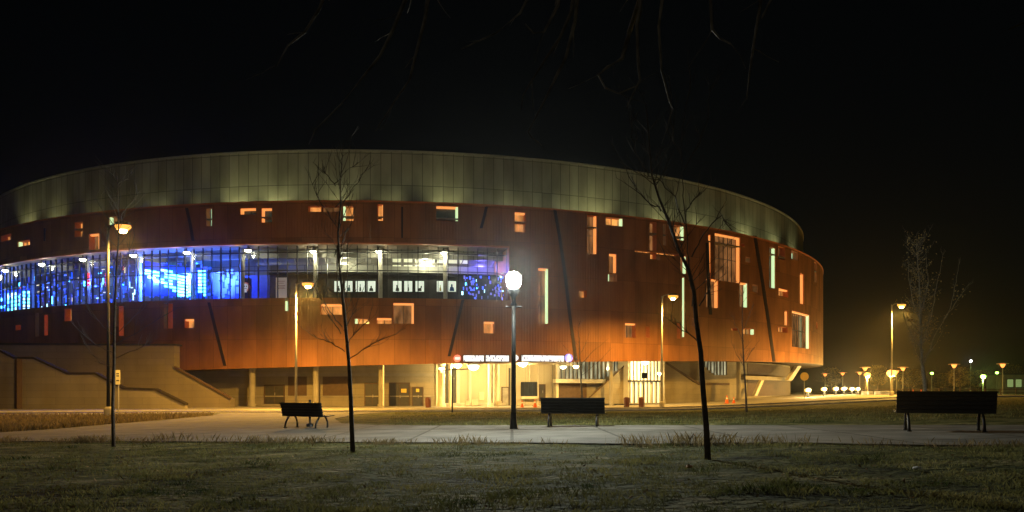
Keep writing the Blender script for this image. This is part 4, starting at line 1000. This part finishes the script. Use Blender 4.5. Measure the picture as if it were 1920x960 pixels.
# a few cobra lamps far off
def far_lamp(px, py, Y, m_, lab, e, c, s=1):
    b = ground_at(px, Y); r = empty('far_lamp', b); tag(r, lab, 'street lamp'); h = CAMZ+(HY-py)/F*Y-b.z
    m1 = MB(); m1.tube([(0, 0, 0), (0, 0, h+.2)], .09, .06, n=6); m1.build('pole', M['greymetal'], r)
    m2 = MB(); m2.lathe((0, -.1, h), [(.01, .3*s), (.3*s, .22*s), (.4*s, 0), (.25*s, -.25*s), (.01, -.32*s)], 12); m2.build('lens', M['far_sodium'] if m_ == 'sodium' else M[m_], r, True)
    if e: light('lamp_light', 'POINT', (0, -.3, h-.7), e, c, r, .3)
far_lamp(1626, 703, 160, 'sodium', 'small orange lamp right of the low bright lights', 11000, SODIUM, 1.7); far_lamp(1671, 700, 130, 'sodium', 'orange lamp seen against the tall road lamp pole', 12000, SODIUM, 2.0)
far_lamp(1747, 700, 190, 'green_lamp', 'green lamp just right of the leafy bare tree', 0, 0); far_lamp(1869, 699, 200, 'green_lamp', 'green lamp left of the furthest right disc lamp', 0, 0); far_lamp(1843, 706, 180, 'green_lamp', 'broad yellow green lamp low between the two right disc lamps', 2500, (.6, 1, .2), 1.5)
far_lamp(1820, 677, 260, 'globe', 'tiny white lamp high above the far trees', 0, 0, .9)
# low bollard lights along the drive
def bollard():
    r = empty('bollard_light'); m1 = MB(); m1.lathe((0, 0, 0), [(.12, 0), (.12, .62), (.10, .64)], 12); m1.build('post', M['darkmetal'], r)
    m2 = MB(); m2.lathe((0, 0, 0), [(.15, .64), (.27, .72), (.27, .92), (.15, .98)], 14); m2.build('lens', emat('bollard_lens', (1, .50, .10), 5), r, True)
    m3 = MB(); m3.lathe((0, 0, 0), [(.28, .98), (.24, 1.05), (.01, 1.1)], 14); m3.build('cap', M['darkmetal'], r)
    light('lamp_light', 'POINT', (0, -.5, .9), 1500, (1, .72, .28), r, .1); return r
bl = bollard(); BL = [(1515, 96), (1545, 104), (1567, 111), (1582, 117), (1597, 123), (1608, 128)]
bll = ['low bright light nearest the arena corner, apart from its row', 'second low bright light from the arena corner', 'third low bright light from the arena corner', 'fourth low bright light from the arena corner', 'low bright light next to the far end of the row', 'low bright light at the far right end of the row']
for i, (px, Y) in enumerate(BL):
    o = bl if i == 0 else copy_tree(bl); o.scale = (1.35, 1.35, 1.2); o.location = ground_at(px, Y); tag(o, bll[i], 'bollard light', 'low lights along the drive')
# pale low barriers beyond the low lights
bar = None
for i, px in enumerate((1621, 1632, 1645, 1655, 1663)):
    Y = 120+i*2
    if bar is None:
        bar = empty('barrier'); m1 = MB(); pf = [(-.28, 0), (-.28, .1), (-.12, .3), (-.08, .62), (.08, .62), (.12, .3), (.28, .1), (.28, 0)]
        m1.add([(-.42, y, z) for y, z in pf]+[(.42, y, z) for y, z in pf], [tuple(range(8)), tuple(range(15, 7, -1))]+[(j, (j+1) % 8, 8+(j+1) % 8, 8+j) for j in range(8)]); m1.build('block', M['whiteband'], bar); o = bar
    else: o = copy_tree(bar)
    o.location = ground_at(px, Y); tag(o, 'short pale barrier block in the low row beside the bright lights', 'barrier', 'pale barrier blocks beyond the road')
# far pale building with lit windows at the right edge
b = ground_at(1935, 210); o = empty('low_building', b); tag(o, 'low far building with greenish lit windows at the right edge', 'building')
m1 = MB(); m1.box((0, 4, 2.6), (15, 8, 5.2)); m1.build('wall', M['concrete'], o); m2 = MB(); m2.box((0, 4, 5.35), (15.8, 8.8, .3)); m2.build('roof', M['roofdark'], o)
for i in range(6):
    f_ = MB(); x = -6+i*2.3; f_.box((x, -.03, 2.9), (1.9, .06, 2.4)); q = f_.build('window', M['darkmetal'], o); p_ = MB(); p_.box((x, -.08, 2.9), (1.6, .04, 2.1)); p_.build('pane', M['far_window'], q)
# rail fence beyond the road at the right
b = ground_at(1790, 125); o = empty('rail_fence', b); tag(o, 'long low rail fence beyond the road at right', 'fence')
rl = MB()
for z in (.45, .95): rl.box((0, 0, z), (30, .06, .08))
rl.build('rails', M['brown'], o)
for i in range(13):
    p_ = MB(); p_.box((-15+i*2.5, .05, .55), (.12, .12, 1.1)); p_.build('post', M['brown'], o)
# far dark trees
def far_tree(px, Y, H, Wd, lab, seed):
    random.seed(seed); b = ground_at(px, Y); r = empty('far_tree', b); tag(r, lab, 'tree', 'dark trees beyond the road')
    t_ = MB(); t_.tube([(0, 0, -.2), (.1, 0, H*.3), (0, .1, H*.7)], .22, .06, n=7); t_.build('trunk', M['trunk'], r)
    c_ = MB()
    for _ in range(46):
        a = random.uniform(0, 2*pi); z = random.uniform(.25, .75)*H; q = limb_path((0, 0, z), (cos(a), sin(a), random.uniform(.3, 1.2)), random.uniform(.3, .6)*Wd, 5, .3); c_.tube(q, .05, .015, n=4, cap=False); twigs(c_, q, .02, 1, Wd*.2, 5)
    c_.build('crown', M['twig'], r)
    l_ = MB()
    for _ in range(700):
        a = random.uniform(0, 2*pi); rr = Wd*.5*sqrt(random.random()); z = H*(.3+.7*random.random()); k_ = sin(min(1, max(0, (z/H-.25)/.8))*pi)**.6; p = Vector((cos(a)*rr*k_, sin(a)*rr*k_, z)); s = random.uniform(.1, .22)
        u_ = Vector((random.gauss(0, 1), random.gauss(0, 1), random.gauss(0, 1))).normalized()*s; v_ = Vector((random.gauss(0, 1), random.gauss(0, 1), random.gauss(0, 1))).normalized()*s*.7
        l_.add([p-u_, p+v_, p+u_, p-v_], [(0, 1, 2, 3)])
    l_.build('leaves', M['leaf'], r)
for i, (px, Y, H, Wd, lab) in enumerate(((1800, 158, 5.6, 5.2, 'small orange lit tree behind the left one of the right disc lamps'), (1560, 205, 7, 6, 'dark tree above the low bright lights near the arena'), (1645, 215, 8, 7, 'dark tree left of the tall road lamp pole'), (1710, 220, 7, 8, 'dark tree behind the green lamp'), (1770, 225, 6, 8, 'dark bushy tree between the green lamp and disc lamp'), (1835, 230, 7, 8, 'dark tree behind the broad yellow green lamp'), (1900, 240, 9, 8, 'dark tree behind the far building roof'))):
    far_tree(px, Y, H, Wd, lab, 40+i)

# ------------------------------------------------------------------ grass and weeds
def vnoise(x, y, s):
    xi = np.floor(x/s).astype(int); yi = np.floor(y/s).astype(int); fx = x/s-xi; fy = y/s-yi
    h = lambda a, b: (np.sin(a*127.1+b*311.7)*43758.5453) % 1.0
    fx = fx*fx*(3-2*fx); fy = fy*fy*(3-2*fy)
    return (h(xi, yi)*(1-fx)+h(xi+1, yi)*fx)*(1-fy)+(h(xi, yi+1)*(1-fx)+h(xi+1, yi+1)*fx)*fy
def blades(name, X, Y, H, Wd, mat_, lean=.5):
    n = len(X); Z = np.array([G(a, b) for a, b in zip(X, Y)])
    ang = rng.uniform(0, 2*pi, n); la = rng.uniform(0, 2*pi, n); ln = rng.uniform(.1, lean, n)*H
    v = np.zeros((n, 4, 3)); dx, dy = np.cos(ang)*Wd/2, np.sin(ang)*Wd/2
    v[:, 0] = np.stack([X-dx, Y-dy, Z-.01], 1); v[:, 1] = np.stack([X+dx, Y+dy, Z-.01], 1)
    mx, my = X+np.cos(la)*ln*.35, Y+np.sin(la)*ln*.35
    v[:, 2] = np.stack([mx+dx*.7, my+dy*.7, Z+H*.55], 1); v[:, 3] = np.stack([X+np.cos(la)*ln, Y+np.sin(la)*ln, Z+H], 1)
    idx = np.arange(n)*4
    me = bpy.data.meshes.new(name); me.vertices.add(n*4); me.vertices.foreach_set('co', v.ravel())
    me.loops.add(n*4); me.loops.foreach_set('vertex_index', (idx[:, None]+np.array([0, 1, 2, 3])).ravel())
    me.polygons.add(n); me.polygons.foreach_set('loop_start', idx); me.polygons.foreach_set('loop_total', np.full(n, 4))
    me.materials.append(mat_); me.update(calc_edges=True); me.validate()
    o = bpy.data.objects.new(name, me); COL.objects.link(o); tag(o, kind='stuff'); return o
def blade_mat(name, a, b, scale):
    m = mat(name, b, .8, var=.2, scale=scale, dark=a); bs = m.node_tree.nodes['Principled BSDF']; bs.inputs['Specular IOR Level'].default_value = .15
    n = m.node_tree; out = [q for q in n.nodes if q.type == 'OUTPUT_MATERIAL'][0]; cr = [q for q in n.nodes if q.type == 'VALTORGB'][0]
    t = n.nodes.new('ShaderNodeBsdfTranslucent'); mx = n.nodes.new('ShaderNodeMixShader'); mx.inputs[0].default_value = .5
    n.links.new(cr.outputs[0], t.inputs[0]); n.links.new(bs.outputs[0], mx.inputs[1]); n.links.new(t.outputs[0], mx.inputs[2]); n.links.new(mx.outputs[0], out.inputs[0])
    return m
M['blade'] = blade_mat('grass_blade', (.02, .036, .008), (.23, .21, .08), 1.1)
M['weed'] = blade_mat('dry_weed', (.06, .05, .025), (.24, .18, .09), 2.0)
nearY = lambda x: np.interp(x, [p.x for p in near_g], [p.y for p in near_g])
N = 190000
Yr = rng.uniform(5.6**.5, 24**.5, N)**2; Xr = rng.uniform(-.72, .72, N)*Yr
k = (Yr < nearY(Xr)-.02) & (vnoise(Xr, Yr*1.6, .9)*.55+vnoise(Xr+9, Yr, .21)*.45 > rng.uniform(.33, .72, N))
Xr, Yr = Xr[k], Yr[k]; hv = .020+.055*vnoise(Xr+3, Yr, .5)**1.5*rng.uniform(.3, 1.5, len(Xr))
o = blades('grass', Xr, Yr, hv, rng.uniform(.004, .010, len(Xr)), M['blade'], 1.1); tag(o, 'short patchy dry grass of the foreground lawn', 'grass')
# taller tufts along the near edge of the path
N = 26000; tx = rng.uniform(-15, 13, N); ty = nearY(tx)-rng.normal(.16, .3, N); k = vnoise(tx, ty*0+1.3, .4)*vnoise(tx+50, ty, 1.9) > rng.uniform(.02, .6, N)
tx, ty = tx[k], ty[k]
o = blades('tall_grass', tx, ty, (.03+.19*rng.uniform(0, 1, len(tx))**2.6)*(.5+vnoise(tx, tx*0, .9)), rng.uniform(.003, .008, len(tx)), M['weed'], .7); tag(o, 'straggly taller grass along the near path edge', 'grass')
# weeds in the bed at the left and along the arena side of the lawn
N = 26000; pxs = rng.uniform(-60, 400, N); pys = rng.uniform(777, 812, N)
lim = np.interp(pxs, [-60, 0, 100, 200, 300, 400], [813, 811, 804, 796, 788, 779]); k = pys < lim; pxs, pys = pxs[k], pys[k]
Yw = 1.55*F/(pys-HY); Xw = (pxs-CX0)/F*Yw
o = blades('weeds', Xw, Yw, rng.uniform(.08, .35, len(Xw)), rng.uniform(.02, .05, len(Xw)), M['weed'], .8); tag(o, 'dry weeds and ground cover in the bed by the curving path', 'weeds')
N = 60000; Yf = rng.uniform(22, 60, N); Xf = rng.uniform(-.16, .70, N)*Yf; k = (vnoise(Xf, Yf, 1.7) > rng.uniform(.1, .9, N)); Xf, Yf = Xf[k], Yf[k]
fy = np.interp(Xf/Yf*F+CX0, [640, 2300], [799, 799]); Zf = np.array([G(a, b) for a, b in zip(Xf, Yf)]); pyf = HY+(CAMZ-Zf)/Yf*F
rcx = np.interp(Xf, [p[0] for p in road_c], [p[1] for p in road_c]); k = (pyf < fy-1) & (Yf < rcx-5) & ((pyf < 774) | (Xf/Yf*F+CX0 > 735) | (Xf/Yf*F+CX0 > 640+ (pyf-795)*-.1)); Xf, Yf = Xf[k], Yf[k]
k = ~((Xf/Yf*F+CX0 < 740) & (np.array([HY+(CAMZ-G(a, b))/b*F for a, b in zip(Xf, Yf)]) < 780)); Xf, Yf = Xf[k], Yf[k]
o = blades('grass', Xf, Yf, rng.uniform(.03, .11, len(Xf)), rng.uniform(.012, .03, len(Xf)), M['blade'], 1.0); tag(o, 'mown grass of the far lawn between path and road', 'grass')

# fallen leaves and two scraps of litter on the lawn
N = 330; lx_ = rng.uniform(-.7, .7, N); ly_ = rng.uniform(7, 17, N); lx_ = lx_*ly_; k = ly_ < nearY(lx_)-.1; lf = MB()
for a_, b_ in zip(lx_[k], ly_[k]):
    c_ = Vector((a_, b_, G(a_, b_)+random.uniform(.02, .045))); u_ = Vector((random.gauss(0, 1), random.gauss(0, 1), random.gauss(0, .35))).normalized()*random.uniform(.02, .035); v_ = Vector((-u_.y, u_.x, random.gauss(0, .015)))*.6
    lf.add([c_-u_, c_+v_, c_+u_+Vector((0, 0, .012)), c_-v_], [(0, 1, 2, 3)])
lo_ = lf.build('fallen_leaves', mat('fallen_leaf', (.30, .19, .08), .9, var=.5, scale=1.2)); tag(lo_, 'dry fallen leaves scattered over the lawn', 'leaves', kind='stuff')
for px, py, lab, c in ((1292, 881, 'crumpled orange scrap on the grass left below the forked tree', (.7, .4, .2)), (1720, 884, 'small white scrap on the grass below the lone black bench', (.8, .8, .8))):
    p = at_g(px, py); q = MB(); bm = bmesh.new(); bmesh.ops.create_icosphere(bm, subdivisions=2, radius=.05)
    for v_ in bm.verts: v_.co = v_.co*(1+random.uniform(-.3, .3)); v_.co.z *= .5
    q.add([tuple(v_.co) for v_ in bm.verts], [[v_.index for v_ in f_.verts] for f_ in bm.faces]); bm.free()
    o = q.build('litter', mat('scrap_paper', c, .7)); o.location = p+Vector((0, 0, .045)); tag(o, lab, 'litter')

# ------------------------------------------------------------------ thin haze added for the lamp halos
hz = MB(); hz.box((40, 150, 13.5), (500, 420, 34))
m = bpy.data.materials.new('halo_haze'); m.use_nodes = True; n = m.node_tree; n.nodes.clear()
o_ = n.nodes.new('ShaderNodeOutputMaterial'); pv = n.nodes.new('ShaderNodeVolumePrincipled'); pv.inputs['Density'].default_value = HAZE
pv.inputs['Color'].default_value = (.9, .9, .9, 1); pv.inputs['Anisotropy'].default_value = .91
n.links.new(pv.outputs[0], o_.inputs['Volume'])
haze = hz.build('haze', m); tag(haze, 'faint haze added to give the lamps halos', 'haze', kind='stuff')
